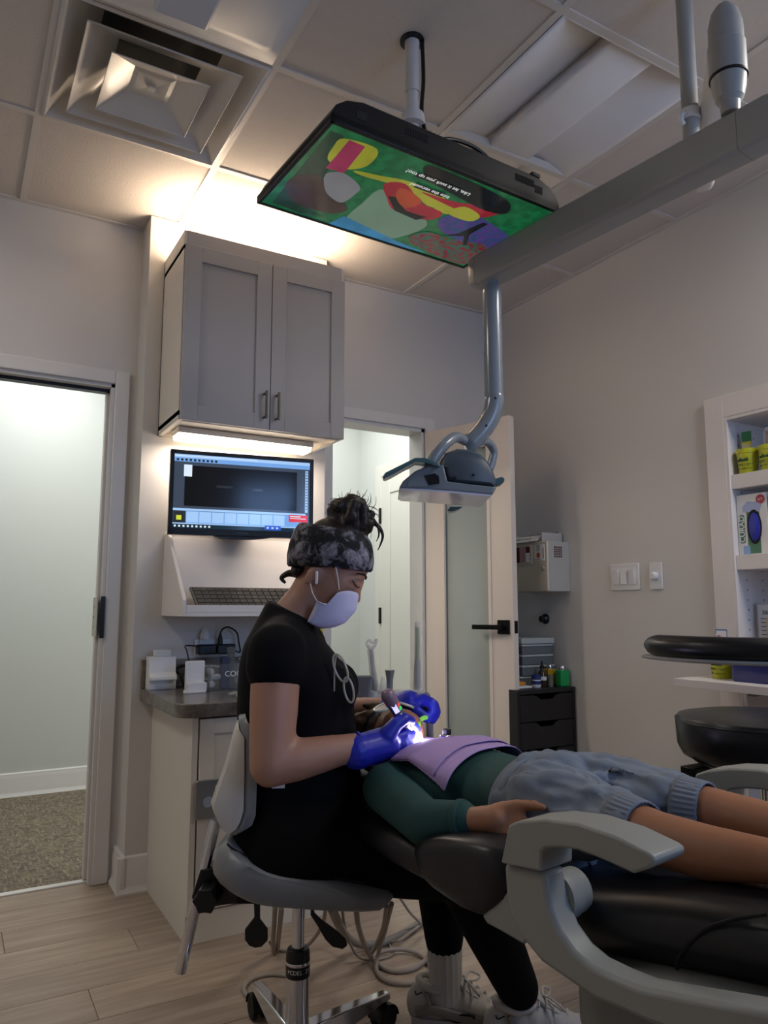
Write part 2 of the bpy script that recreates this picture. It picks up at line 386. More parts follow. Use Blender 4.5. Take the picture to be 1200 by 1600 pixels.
def leaf_frame():
    hx, hy = D2[1]-.004, YB-.018
    ex, ey = 2.262, 2.722
    a = math.atan2(ey-hy, ex-hx); return frame((hx,hy,0), a), math.hypot(ex-hx, ey-hy)
TL, DW = leaf_frame()
lf = bpy.data.objects.new('door_leaf', None); COL.objects.link(lf); lf.parent = d2; WM[lf] = TL; lf.matrix_local = WM[d2].inverted() @ TL
GT = .04                                                   # leaf thickness lies on +y side of its frame
z0,z1 = .012, D2[2]-.02; st = .105
mat('door_white', '#e0d5c9', .4, var=.01)
obj('stile', MB(TL).box(0,st,0,GT,z0,z1), 'door_white', lf, bevel=.002)
obj('stile', MB(TL).box(DW-.118,DW,0,GT,z0,z1), 'door_white', lf, bevel=.002)
obj('rail', MB(TL).box(st,DW-.118,0,GT,z1-.115,z1), 'door_white', lf, bevel=.002)
obj('rail', MB(TL).box(st,DW-.118,0,GT,z0,z0+.20), 'door_white', lf, bevel=.002)
gb = MB(TL)
for s0,s1 in ((-.006,.008),(GT-.008,GT+.006)):
    gb.box(st,st+.016,s0,s1,z0+.20,z1-.115).box(DW-.134,DW-.118,s0,s1,z0+.20,z1-.115).box(st,DW-.118,s0,s1,z0+.20,z0+.216).box(st,DW-.118,s0,s1,z1-.131,z1-.115)
obj('glazing_bead', gb, 'door_white', lf)
mat('door_glass', '#d3ddd8', .06, trans=.45, ior=1.5, spec=.6)
obj('pane', MB(TL).box(st+.004,DW-.122,.016,.024,z0+.204,z1-.119), 'door_glass', lf)
for s in (0,GT):
    sg = -1 if s == 0 else 1
    hx = DW-.052
    rp_ = obj('rose', MB(TL).box(hx-.033,hx+.033,min(s,s+sg*.008),max(s,s+sg*.008),.95,1.016), 'black_metal', lf, bevel=.002, label='black square door handle rose')
    hb = MB(TL); hb.cyl((hx,s,.983),(hx,s+sg*.05,.983),.011); hb.box(hx-.145,hx+.012,min(s+sg*.038,s+sg*.056),max(s+sg*.038,s+sg*.056),.972,.994)
    obj('lever', hb, 'black_metal', rp_, bevel=.002)
obj('latch_plate', MB(TL).box(DW-.0005,DW+.002,.008,.033,.955,1.012), 'black_metal', lf)
# door 3 : hall closet door -------------------------------------------
d3 = sroot('door_3', (XH,4.1,0))
a0,a1,zt = 3.62,4.57,2.0
obj('casing', MB().box(XH-.018,XH,a1,a1+.085,0,zt+.085), 'hall_door', d3, bevel=.004)
obj('casing', MB().box(XH-.018,XH,a0-.085,a0,0,zt+.085), 'hall_door', d3, bevel=.004)
obj('casing', MB().box(XH-.018,XH,a0,a1,zt,zt+.085), 'hall_door', d3, bevel=.004)
pz = MB(); pz.box(XH-.012,XH,a0+.002,a1-.002,.01,zt-.003)
obj('door_leaf', pz, 'hall_door', d3)
obj('stile', MB().box(XH-.02,XH-.010,a1-.125,a1-.003,.012,zt-.004), 'hall_door', d3, bevel=.004)
obj('stile', MB().box(XH-.02,XH-.010,a0+.003,a0+.125,.012,zt-.004), 'hall_door', d3, bevel=.004)
obj('rail', MB().box(XH-.02,XH-.010,a0+.125,a1-.125,zt-.13,zt-.004), 'hall_door', d3, bevel=.004)
obj('rail', MB().box(XH-.02,XH-.010,a0+.125,a1-.125,.012,.24), 'hall_door', d3, bevel=.004)
for zz in (1.02,1.72,.25): obj('hinge', MB().box(XH-.03,XH-.017,a1-.012,a1+.012,zz-.055,zz+.055), 'black_metal', d3)
# ================================================================ things on the ceiling
mat('pan_white', '#d2cdc6', .28, var=.02, coat=.2)
mat('duct', '#8b8d8c', .35, metal=.8, var=.1)
# square step-down air diffuser
cx_, cy_ = .459, 2.30
vt = thing('air_diffuser', 'square white stepped air diffuser with round dark duct, set in the ceiling', 'air vent', (cx_,cy_,ZC))
def sq(s, z, r=0): return [(cx_+a*s/2, cy_+b*s/2, z) for a,b in ((-1,-1),(1,-1),(1,1),(-1,1))]
obj('frame', MB().loft([sq(.598,ZC-.003),sq(.575,ZC-.006),sq(.545,ZC+.012),sq(.47,ZC+.05),sq(.34,ZC+.085)],caps=False), 'pan_white', vt, solid=.002, ang=20)
obj('duct_collar', MB().lathe([(.165,ZC+.088),(.165,ZC+.2)],Matrix.Translation((cx_,cy_,0)),32), 'duct', vt)
obj('duct_opening', MB().lathe([(.166,ZC+.15),(.166,ZC+.21)],Matrix.Translation((cx_,cy_,0)),32), 'black_matte', vt)
oc = MB().loft([sq(.455,ZC-.012),sq(.452,ZC-.008),sq(.40,ZC+.014),sq(.25,ZC+.05)],caps=False)
obj('outer_cone', oc, 'pan_white', vt, solid=.0025, ang=15)
obj('inner_cone', MB().loft([sq(.295,ZC-.022),sq(.292,ZC-.018),sq(.13,ZC+.024),sq(.10,ZC+.02),sq(.02,ZC+.018)],caps=False), 'pan_white', vt, ang=8, solid=.002)
obj('knob', MB().lathe([(.0,ZC+.008),(.013,ZC+.009),(.014,ZC+.016),(.010,ZC+.03)],Matrix.Translation((cx_,cy_,0)),16), 'pan_white', vt)
# smooth curved return panel with a small box on it (top edge of the picture)
mat('panel_blue', '#c4c9d2', .35, var=.01)
pn = thing('ceiling_panel', 'smooth curved white plastic panel beside the air diffuser, at the top edge', 'panel', (.459,1.69,ZC))
obj('backing', MB().box(.16,.758,1.392,1.988,ZC+.002,ZC+.008), 'panel_blue', pn)
ring=[]
for k in range(13):
    t = k/12; x = .17+.58*t; ring.append((x, t))
cv = MB(); rows=[]
for j in range(9):
    u = j/8
    rows.append([Vector((x, 1.985-.045*math.sin(math.pi*t)*1.6*(u>0)*min(1,u*3)-.55*u, ZC-.004-.075*math.sin(math.pi*t)*math.sin(min(1,u*1.8)*math.pi/2))) for x,t in ring])
vs=[p for r in rows for p in r]; fs=[(j*13+i,j*13+i+1,(j+1)*13+i+1,(j+1)*13+i) for j in range(8) for i in range(12)]
cv.add(vs,fs); obj('curved_cover', cv, 'panel_blue', pn, solid=.003, ang=60)
bx_ = at(288,20,I4,2,ZC-.09)
obj('cover_box', MB().box(bx_.x-.075,bx_.x+.07,bx_.y-.20,bx_.y+.03,ZC-.098,ZC-.07), 'panel_blue', pn, bevel=.008)
# 2x4 troffer, switched off
mat('lens_off', '#dcd6d0', .4, var=.01)
tf = thing('ceiling_light', 'long recessed ceiling light with two lens panels, switched off', 'ceiling light', (1.679,1.995,ZC))
tx0,tx1,ty0,ty1 = 1.388,1.970,1.399,2.591
def trof(name, prof, m):
    mb = MB(); v=[(x,y,z) for y in (ty0,ty1) for x,z in prof]; n=len(prof)
    mb.add(v,[(i,i+1,n+i+1,n+i) for i in range(n-1)]); return obj(name, mb, m, tf, solid=.002, ang=50)
def arc(x0,z0,x1,z1,n=8): return [(x0+(x1-x0)*math.sin(math.pi/2*k/n), z0+(z1-z0)*(1-math.cos(math.pi/2*k/n))) for k in range(n+1)]
W_=tx1-tx0
trof('lens_panel', [(tx0,ZC-.002),(tx0+.015,ZC+.0)]+[(tx0+.015+.185*k/8, ZC+.045*math.sin(math.pi/2*k/8)) for k in range(1,9)], 'lens_off')
trof('lens_panel', [(tx1,ZC-.002),(tx1-.015,ZC+.0)]+[(tx1-.015-.185*k/8, ZC+.045*math.sin(math.pi/2*k/8)) for k in range(1,9)], 'lens_off')
trof('centre_basket', [(tx0+.20,ZC+.045),(tx0+.20,ZC+.012),(tx0+.206,ZC+.008),(tx0+.225,ZC+.010),(tx1-.225,ZC+.010),(tx1-.206,ZC+.008),(tx1-.20,ZC+.012),(tx1-.20,ZC+.045)], 'lens_off')
obj('end_plate', MB().box(tx0,tx1,ty0-.002,ty0+.003,ZC-.002,ZC+.05), 'lens_off', tf)
obj('end_plate', MB().box(tx0,tx1,ty1-.003,ty1+.002,ZC-.002,ZC+.05), 'lens_off', tf)
# two unseen panels added to house the fill lamps (lights set at the top)
mat('fill_lens', '#f0e8dd', .5, emit='#ffe9cf', es=1.2)
for qx,qy,lb_ in ((2.289,.47,'added square fill-light panel on the ceiling near the right wall, outside the picture'),(-.761,2.30,'added square fill-light panel on the ceiling in the left part of the room, outside the picture')):
    tr2 = thing('ceiling_light', lb_, 'ceiling light', (qx,qy,ZC-.03)); TQ = Matrix.Translation((qx,qy,0))
    obj('frame', MB(TQ).box(-.293,-.269,-.292,.292,ZC-.03,ZC).box(.269,.293,-.292,.292,ZC-.03,ZC).box(-.269,.269,-.292,-.27,ZC-.03,ZC).box(-.269,.269,.27,.292,ZC-.03,ZC), 'lens_off', tr2)
    obj('lens', MB(TQ).box(-.269,.269,-.27,.27,ZC-.02,ZC-.012), 'fill_lens', tr2)

# ---------------------------------------------------------------- television facing down
TV = frame((1.0335,1.649,2.17), math.radians(3.1))
mat('tv_black', '#0a0b0e', .33, var=.1)
tv = thing('television', 'black flat television hung face down from the ceiling showing a cartoon', 'television', (1.0335,1.649,2.17), math.radians(3.1))
hw,hd = .364,.211
obj('bezel', MB(TV).box(-hw,hw,-hd,-hd+.012,0,.022).box(-hw,hw,hd-.010,hd,0,.022).box(-hw,-hw+.010,-hd,hd,0,.022).box(hw-.010,hw,-hd,hd,0,.022), 'tv_black', tv, bevel=.002)
pr = [(-hw,.004),(hw,.004),(hw,.02),(hw-.012,.045),(hw-.04,.066),(hw-.085,.078),(-hw+.085,.078),(-hw+.04,.066),(-hw+.012,.045),(-hw,.02)]
shell = obj('back_shell', MB(TV).prism(pr, -hd, hd-.02, XZ()), 'tv_black', tv, bevel=.003)
vb = MB(TV)
for x0 in (-.16,.20):
    vb = MB(TV)
    for k in range(14): vb.box(x0+k*.005,x0+k*.005+.0028,-hd-.0012,-hd+.002,.042,.062)
    obj('vent_slots', vb, 'black_matte', shell)['kind'] = 'stuff'
for x0 in (-.285,.285): obj('port_recess', MB(TV).box(x0-.014,x0+.014,-hd-.001,-hd+.002,.03,.052), 'black_matte', shell)
obj('port_knob', MB(TV).box(.262,.292,-hd-.002,-hd+.03,.077,.088), 'tv_black', shell, bevel=.002)
def emat(name, col, s=.35, var=.25, vs=20, col2=None):
    m = bpy.data.materials.new(name); m.use_nodes = True; nt = m.node_tree; b = nt.nodes['Principled BSDF']
    b.inputs['Base Color'].default_value = (.01,.01,.012,1); b.inputs['Roughness'].default_value = .12; b.inputs['Emission Strength'].default_value = s
    tc = nt.nodes.new('ShaderNodeTexCoord'); nz = nt.nodes.new('ShaderNodeTexNoise'); nz.inputs['Scale'].default_value = vs; nz.inputs['Detail'].default_value = 6
    nt.links.new(tc.outputs['Object'], nz.inputs['Vector']); mx = nt.nodes.new('ShaderNodeValToRGB'); c = lin(col); c2 = lin(col2) if col2 else tuple(q*(1-var) for q in c[:3])+(1,)
    e = mx.color_ramp.elements; e[0].position = .42; e[0].color = c2; e[1].position = .58; e[1].color = c
    nt.links.new(nz.outputs['Fac'], mx.inputs[0]); nt.links.new(mx.outputs[0], b.inputs['Emission Color']); M_[name] = m
    return m
SB = .36
emat('scr_green', '#1f7a49', SB, .35, 30); emat('scr_dgreen', '#274a35', SB, .3, 20); emat('scr_grey', '#7f9d86', SB, .08, 5); emat('scr_red', '#b3283a', SB, .2, 8)
emat('scr_mag', '#b03a62', SB, .2, 8); emat('scr_yel', '#b9b93a', SB, .2, 8); emat('scr_blue', '#3f9bd0', SB, .3, 10); emat('scr_tree', '#8a2236', SB, .5, 60, '#2d6a58'); emat('scr_leaf', '#31527e', SB, .5, 55, '#5f3f8f')
emat('scr_brown', '#4d3d35', SB, .3, 14); emat('scr_pale', '#8f8e92', SB, .1, 6); emat('scr_dark', '#15181c', SB, .3, 8); emat('scr_orange', '#c4512f', SB, .2, 8); emat('scr_text', '#e8e8e8', .7, 0)
scr = obj('screen', MB(TV).box(-hw+.008,hw-.008,-hd+.010,hd-.008,.003,.010), 'scr_green', tv, smooth=False, label='glossy lit television screen')
_lv = [0]
def shape(m, pts, sm=True):
    _lv[0] += 1; z = .003-.00012*_lv[0]
    p = [lat(px,py,TV,2,z) for px,py in pts]; p = [(max(-hw+.009,min(hw-.009,q.x)),max(-hd+.011,min(hd-.009,q.y))) for q in p]
    if sm: p = [(q.x,q.y) for q in spline([(a,b,0) for a,b in p],5,True)]
    return obj('screen_shape', MB(TV).prism(p, z, z+.00008), m, scr, smooth=False)
c3 = lambda x,y: (400+x/2.4, 150+y/2.4)                    # third study crop -> photograph pixels
shape('scr_grey',[c3(330,470),c3(400,400),c3(470,350),c3(530,400),c3(640,470),c3(600,510),c3(470,540),c3(370,520)])
shape('scr_dgreen',[c3(60,400),c3(150,290),c3(280,130),c3(330,150),c3(260,300),c3(160,400),c3(250,450),c3(170,440)],False)
shape('scr_blue',[c3(270,480),c3(330,450),c3(520,540),c3(640,590),c3(560,570),c3(330,500)],False)
shape('scr_brown',[c3(110,340),c3(150,300),c3(240,300),c3(270,360),c3(330,400),c3(340,430),c3(270,440),c3(150,400)])
shape('scr_pale',[c3(265,290),c3(330,290),c3(390,340),c3(370,370),c3(320,400),c3(270,370),c3(255,330)])
shape('scr_yel',[c3(330,160),c3(455,200),c3(420,260),c3(340,275),c3(270,240),c3(290,190)])
shape('scr_mag',[c3(350,165),c3(410,190),c3(330,290),c3(260,270),c3(300,225)],False)
shape('scr_yel',[c3(370,280),c3(470,300),c3(600,330),c3(740,420),c3(700,440),c3(560,350),c3(400,300)])
shape('scr_red',[c3(480,330),c3(560,330),c3(620,400),c3(700,440),c3(640,465),c3(520,430),c3(490,380)])
shape('scr_dark',[c3(495,375),c3(530,380),c3(560,430),c3(640,455),c3(600,465),c3(520,430)],False)
shape('scr_orange',[c3(540,345),c3(590,365),c3(620,400),c3(560,420),c3(525,380)])
shape('scr_yel',[c3(600,345),c3(690,370),c3(730,420),c3(640,410)])
shape('scr_red',[c3(620,360),c3(760,400),c3(900,410),c3(940,430),c3(830,460),c3(760,430)])
shape('scr_dark',[c3(640,260),c3(760,300),c3(940,390),c3(940,440),c3(860,430),c3(740,370),c3(640,310)])
shape('scr_leaf',[c3(690,460),c3(800,440),c3(900,490),c3(960,540),c3(900,570),c3(800,560),c3(700,510)])
shape('scr_tree',[c3(570,540),c3(640,510),c3(740,540),c3(860,560),c3(830,610),c3(770,630),c3(680,600)])
shape('scr_dark',[c3(690,525),c3(760,515),c3(850,475),c3(870,480),c3(800,520),c3(790,560),c3(775,560),c3(780,525)],False)
shape('scr_yel',[c3(720,440),c3(780,415),c3(840,450),c3(800,470)])
def tvtext(s, px, py, size):
    p = lat(px,py,TV,2,0); M = TV @ Matrix(((-1,0,0,p.x),(0,1,0,p.y),(0,0,-1,.0002),(0,0,0,1)))
    return text('subtitle', s, M, size, 'scr_text', scr, .00005)
for s_,x_,y_,w2,h2 in (('Into the vacuum?',672,298,.082,.011),('Like, let it suck you up too?',686,286,.135,.011)):
    p = lat(x_,y_,TV,2,0)
    obj('subtitle_band', MB(TV).box(p.x-w2/2-.006,p.x+w2/2+.006,p.y-.0105,p.y+.0105,.0005,.0006), 'scr_dark', scr, smooth=False)
    tvtext(s_,x_,y_,.0185)
# ceiling mount
mt = thing('television_mount', 'white ceiling pole that carries the television, with a black cable', 'mount', (1.074,1.695,2.245))
mat('mount_white', '#cfcac5', .35, var=.01)
obj('pole', MB().cyl((1.074,1.695,2.56),(1.074,1.695,ZC+.02),.0215).cyl((1.074,1.695,2.25),(1.074,1.695,2.56),.0185), 'mount_white', mt)
obj('collar', MB().lathe([(.02,2.455),(.036,2.458),(.037,2.472),(.034,2.49),(.02,2.492)],Matrix.Translation((1.074,1.695,0))), 'mount_white', mt)
obj('mount_plate', MB().box(.98,1.17,1.60,1.79,2.243,2.256), 'mount_white', mt, bevel=.003)
obj('ceiling_hole_ring', MB().lathe([(.022,ZC-.003),(.036,ZC-.003),(.036,ZC+.004),(.022,ZC+.004)],Matrix.Translation((1.074,1.695,0))), 'black_plastic', mt)
obj('cable', MB().tube(spline([(1.098,1.678,ZC),(1.100,1.676,2.6),(1.096,1.68,2.5),(1.105,1.672,2.40),(1.10,1.67,2.26)]),.006,8), 'black_plastic', mt)
a_ = lambda px,py: at(px,py,TV,1,-hd+.03)
tag(obj('television_cable', MB().tube(spline([a_(688,222)-Vector((0,0,.02)),a_(690,219),a_(712,219),a_(742,231),a_(764,250),a_(772,268)-Vector((0,0,.01))]),.0055,8),'black_plastic'), 'thin black cable looping over the back of the television', 'cable')

# ---------------------------------------------------------------- ceiling mounted dental light
mat('arm_grey', '#9a9a96', .38, var=.01, coat=.15)
mat('arm_grey2', '#7d858c', .25, var=.01, coat=.4)
A = Vector((1.375,1.765,2.11)); B = Vector((1.46,.93,2.11))
dl = thing('dental_light', 'grey dental operating light hanging on a jointed arm from the ceiling', 'dental light', (1.40,1.75,1.30))
ux = (B-A).normalized(); TBm = Matrix(((ux.x,-ux.y,0,A.x),(ux.y,ux.x,0,A.y),(0,0,1,A.z),(0,0,0,1))); L_ = (B-A).length
def beamring(x, sc=1): return [(x, a*sc, b*sc) for a,b in rrect(-.036,.040,-.05,.05,.013,5)]
beam = obj('beam', MB(TBm).loft([beamring(q) for q in (.0,.30,.60,L_)]), 'arm_grey', dl, ang=30)
obj('end_cap', MB(TBm).loft([beamring(-.001,1.0),beamring(-.02,.97),beamring(-.034,.85),beamring(-.042,.6),beamring(-.044,.3)]), 'arm_grey', beam, ang=60)
obj('end_cap', MB(TBm).loft([beamring(L_+.001,1.0),beamring(L_+.06,1.0),beamring(L_+.085,.9),beamring(L_+.10,.7),beamring(L_+.105,.3)]), 'arm_grey', beam, ang=60)
obj('screw', MB(TBm).cyl((L_-.06,.040,.005),(L_-.06,.0445,.005),.009,seg=12), 'steel', beam)
obj('screw', MB(TBm).cyl((.035,.038,-.03),(.035,.0435,-.03),.007,seg=12), 'steel', beam)
# drop pole, elbow
px_, py_ = A.x-.002, A.y-.045
zt = 2.09
obj('pivot', MB().cyl((px_,py_,2.05),(px_,py_,zt),.021).lathe([(.018,2.09),(.018,2.06)],Matrix.Translation((px_,py_,0))), 'arm_grey2', dl)
obj('drop_pole', MB().lathe([(.019,2.055),(.0215,2.045),(.028,2.032),(.0285,2.02),(.0285,1.725)],Matrix.Translation((px_,py_,0)),28), 'arm_grey2', dl)
TLm = frame((px_,py_,0), -YAW)                       # local x = picture right, y = away
f_ = lambda px,py,yy=0: lat(px,py,TLm,1,yy)
el = [Vector((0,0,1.726)),Vector((0,0,1.70))]+[f_(*q) for q in ((773,624),(768,648),(754,672),(738,690))]
elb = MB(TLm).tube(spline(el,6), .0285, 24); obj('elbow', elb, 'arm_grey2', dl, ang=60)
jb = MB(TLm); c0 = f_(736,690); jb.tube(spline([f_(740,685),f_(733,697),f_(728,700)],5),[.0285]*4+[.027,.025,.024,.023,.022,.02,.018],20)
obj('joint', jb, 'arm_grey2', dl, ang=60)
yk = MB(TLm)
yk.tube(spline([f_(728,690,-.01),f_(712,683,-.05),f_(694,695,-.085),f_(680,713,-.095),f_(668,735,-.095)],6),[.014+.003*math.sin(k/24*3) for k in range(25)],14)
yk.tube(spline([f_(740,692,.02),f_(760,690,.07),f_(771,704,.095),f_(769,720,.098),f_(764,735,.098)],6),.013,14)
obj('yoke', yk, 'arm_grey2', dl, ang=60)
# head : outline in the picture plane, lofted in depth with real thickness
mat('lamp_dark', '#49545e', .42, var=.03); mat('lamp_mid', '#727b82', .38, var=.02); mat('lamp_lens', '#f3f1f8', .12, var=.02, trans=.15, ior=1.3); mat('teal_plastic', '#466970', .25, trans=.15, coat=.4)
c7 = lambda x,y: (580+x/5, 560+y/5)
def head_part(name, m, outl, ys, par=dl, ang=40, bev=0):
    pts = [f_(*c7(*q)) for q in outl]; c = sum(pts, Vector())/len(pts)
    rings = [[Vector((c.x+(p.x-c.x)*s, yy, c.z+(p.z-c.z)*s)) for p in pts] for yy,s in ys]
    return obj(name, MB(TLm).loft(rings), m, par, ang=ang, bevel=bev)
H1 = [(-.115,.80),(-.105,.95),(-.06,1.0),(.06,1.0),(.105,.95),(.115,.80)]
hd_ = head_part('lamp_body', 'lamp_dark', [(500,905),(520,840),(560,790),(640,760),(740,765),(820,800),(880,860),(920,930),(945,1000),(935,1050),(740,1030),(570,1015),(545,910)], H1, ang=50)
head_part('lamp_base', 'lamp_mid', [(210,1062),(240,1010),(330,935),(450,885),(540,890),(570,1012),(740,1035),(935,1055),(905,1110),(640,1085),(420,1070)], [(-.117,.97),(-.112,1.0),(.112,1.0),(.117,.97)], hd_, bev=.003)
head_part('control_panel', 'lamp_mid', [(272,1055),(280,1010),(395,965),(480,940),(510,960),(512,1040),(430,1050)], [(-.1195,1),(-.10,1)], hd_)
head_part('touch_button', 'black_plastic', [(395,972),(475,955),(505,975),(510,1030),(430,1045)], [(-.1205,1),(-.11,1)], hd_)
head_part('lens', 'lamp_lens', [(215,1060),(400,1066),(640,1082),(903,1108),(890,1122),(760,1112),(640,1100),(400,1082),(235,1072)], [(-.113,.97),(-.108,1.0),(.108,1.0),(.113,.97)], hd_)
head_part('handle', 'teal_plastic', [(88,985),(110,955),(330,845),(400,845),(470,870),(520,900),(505,915),(440,890),(380,880),(330,875),(135,985),(100,1000)], [(-.135,.96),(-.13,1),(-.085,1),(-.08,.96)], hd_, bev=.002)
head_part('handle', 'teal_plastic', [(930,935),(955,955),(1010,940),(1030,955),(1025,980),(960,1010),(945,1000)], [(-.04,.9),(-.03,1),(.03,1),(.04,.9)], hd_, bev=.002)
head_part('handle', 'teal_plastic', [(605,1175),(630,1140),(730,1140),(690,1165),(640,1180)], [(.05,1),(.10,1)], hd_)
head_part('vent_cover', 'lamp_mid', [(590,745),(640,738),(700,748),(780,765),(740,772),(640,765)], [(.0,1),(.09,1)], hd_)
for q,r_ in (((620,940),.005),((650,940),.005),((797,912),.0035)):
    p = f_(*c7(*q),-.114); obj('screw', MB(TLm).cyl(p,p+Vector((0,-.004,0)),r_,seg=10), 'black_plastic', hd_)
for px,py in ((774,622),(760,665)):
    q = f_(px,py,-.0285); obj('screw', MB(TLm).cyl(q+Vector((0,.004,0)),q-Vector((0,.0006,0)),.0035,seg=10), 'black_plastic', dl)
# knuckle, swing arm and ceiling pole
kp = at(1141,165,I4,2,2.185)
KN = Matrix.Translation((kp.x,kp.y,0))
obj('knuckle', MB().lathe([(.02,2.165),(.022,2.19),(.030,2.20),(.036,2.225),(.038,2.25),(.039,2.252),(.0405,2.255),(.0405,2.33),(.038,2.333),(.037,2.38),(.030,2.41),(.018,2.428),(0,2.433)],KN,28), 'arm_grey', dl, ang=25)
obj('knuckle_seam', MB().lathe([(.0392,2.249),(.0415,2.25),(.0415,2.2545),(.0392,2.256)],KN,28), 'black_plastic', dl)
a1 = Vector((kp.x,kp.y,2.36)); a2 = at(1096,292,I4,2,2.32)
d_ = (a2-a1).normalized(); n_ = Vector((-d_.y,d_.x,0)).normalized()
sw = MB(); prof=[]
rings=[]
for t,s in ((0,1),(.5,1),(.93,1),(.97,.9),(.99,.7),(1.0,.35)):
    c = a1.lerp(a2,t); rings.append([c + n_*a*s + Vector((0,0,1))*b*s for a,b in rrect(-.032,.032,-.028,.028,.018,4)])
obj('swing_arm', sw.loft(rings), 'mount_white', dl, ang=40)
cp = at(1079,186,I4,2,2.33) ; 
CPM = Matrix.Translation((cp.x,cp.y,0))
obj('ceiling_pole', MB().lathe([(.021,2.20),(.021,ZC+.02)],CPM,24), 'arm_grey', dl)
obj('pole_collar', MB().lathe([(.0215,2.325),(.0255,2.327),(.0255,2.352),(.0215,2.354)],CPM,24), 'white_plastic', dl)
obj('hook', MB(CPM).tube(spline([(-.022,.0,2.335),(-.034,.0,2.333),(-.037,.0,2.315),(-.028,.0,2.305)]),.006,8), 'white_plastic', dl)
# ================================================================ cabinets and desk on the back wall
mat('cab_grey', '#a9a5a3', .42, var=.01)          # painted door fronts
mat('cab_side', '#d3ccc3', .42, var=.01)
mat('cab_inside', '#e0d8cd', .5)
mat('nickel', '#5c5a57', .3, metal=1)
cx0,cx1,cyf,cz0,cz1 = .700,1.392,2.762,1.775,2.53
wc = thing('wall_cabinet', 'grey two-door shaker wall cabinet above the monitor', 'cabinet', (1.046,2.92,cz0))
b_ = MB().box(cx0,cx0+.018,cyf,YC,cz0,cz1).box(cx1-.018,cx1,cyf,YC,cz0,cz1).box(cx0,cx1,cyf,YC,cz0+.018,cz0+.036).box(cx0,cx1,cyf,YC,cz1-.075,cz1-.057).box(cx0,cx1,YC-.01,YC,cz0,cz1)
obj('body', b_, 'cab_side', wc)
obj('fascia', MB().box(cx0+.012,cx1-.012,cyf-.004,cyf+.018,cz1-.065,cz1), 'cab_grey', wc)
obj('light_rail', MB().box(cx0+.018,cx1-.018,cyf,cyf+.018,cz0-.004,cz0+.03), 'cab_side', wc)
def shaker(parent, x0,x1,z0,z1,yf,m,st=.058,dep=.010, handle=None, t=.02):
    d = obj('door', MB().box(x0+st-.005,x1-st+.005,yf+dep,yf+t,z0+st-.005,z1-st+.005), m, parent)
    obj('stile', MB().box(x0,x0+st,yf,yf+t,z0,z1), m, d, bevel=.0012); obj('stile', MB().box(x1-st,x1,yf,yf+t,z0,z1), m, d, bevel=.0012)
    obj('rail', MB().box(x0+st,x1-st,yf,yf+t,z1-st,z1), m, d, bevel=.0012); obj('rail', MB().box(x0+st,x1-st,yf,yf+t,z0,z0+st), m, d, bevel=.0012)
    if handle:
        hx,ha,hb = handle; h_ = MB()
        h_.cyl((hx,yf-.028,ha-.008),(hx,yf-.028,hb+.008),.0055,seg=12).cyl((hx,yf,ha),(hx,yf-.028,ha),.0045,seg=10).cyl((hx,yf,hb),(hx,yf-.028,hb),.0045,seg=10)
        obj('handle', h_, 'nickel', d)
    return d
xm = 1.0575
shaker(wc, cx0+.004,xm-.0015,cz0-.002,2.468,cyf-.021,'cab_grey',.062,handle=(xm-.026,1.82,1.915))
shaker(wc, xm+.0015,cx1-.004,cz0-.002,2.468,cyf-.021,'cab_grey',.062,handle=(xm+.026,1.82,1.915))
# fluorescent strip under the cabinet and the uplight on top of it
mat('lamp_on', '#fff2e0', .5, emit='#ffe6c4', es=5)
uc = thing('under_cabinet_light', 'lit slim fluorescent strip light under the wall cabinet', 'light', (1.04,2.985,1.75))
obj('housing', MB().box(.745,1.335,2.93,3.04,1.768,1.792), 'white_plastic', uc, bevel=.003)
obj('lens', MB().prism([(2.933,1.768),(2.947,1.749),(3.023,1.749),(3.037,1.768)],.752,1.328,YZ()), 'lamp_on', uc)
ul = thing('uplight', 'warm strip light on top of the wall cabinet', 'light', (1.04,2.93,2.474))
obj('housing', MB().box(.72,1.36,2.88,2.98,2.4735,2.50), 'white_plastic', ul)
obj('lens', MB().box(.73,1.35,2.885,2.975,2.50,2.522), 'lamp_on', ul)
# ---------------------------------------------------------------- monitor
TMo = frame((1.024,2.935,1.362), math.radians(-8.7))
mo = thing('monitor', 'black-framed computer monitor on the wall under the wall cabinet', 'monitor', (1.024,2.935,1.362), math.radians(-8.7))
mw,mh = .297,.343
obj('housing', MB(TMo).box(-mw,mw,.0,.032,0,mh).box(-.2,.2,.03,.05,.06,.28), 'black_plastic', mo, bevel=.003)
obj('bezel', MB(TMo).box(-mw,-mw+.016,-.006,.002,0,mh).box(mw-.016,mw,-.006,.002,0,mh).box(-mw,mw,-.006,.002,mh-.017,mh).box(-mw,mw,-.006,.002,0,.026), 'black_plastic', mo, bevel=.0015)
pr_ = [(-.12,-.001),(.12,-.001)]+[(.12-.24*k/10,-.001-.012*math.sin(math.pi*k/10)) for k in range(1,10)]
obj('chin', MB(TMo).prism(pr_,-.004,.02,XZ()), 'black_plastic', mo)
text('maker_mark','ViewSonic', TMo @ Matrix.Translation((0,-.0062,.013)) @ Matrix.Rotation(H,4,'X'), .011, emat('mark_grey','#77797c',.03,0), mo, .0001)
for n,c,s in (('mon_bg','#3a4556',.75),('mon_light','#9fc4f0',.8),('mon_mid','#6f9fdc',.8),('mon_red','#d5303c',.8),('mon_task','#0d2b38',.6),('mon_dark','#2b2f36',.6),('mon_xray','#050608',.4),('mon_xray2','#4c5158',.4),('mon_white','#d8e6f5',.8),('mon_yel','#c6d23c',.8),('mon_blue','#2a53c8',.8),('mon_grid','#86aee0',.8)): emat(n,c,s,.04 if n!='mon_xray2' else .8,6)
ms = obj('screen', MB(TMo).box(-mw+.016,mw-.016,-.0015,.001,.026,mh-.017), 'mon_bg', mo, smooth=False, label='lit screen with a blue imaging program')
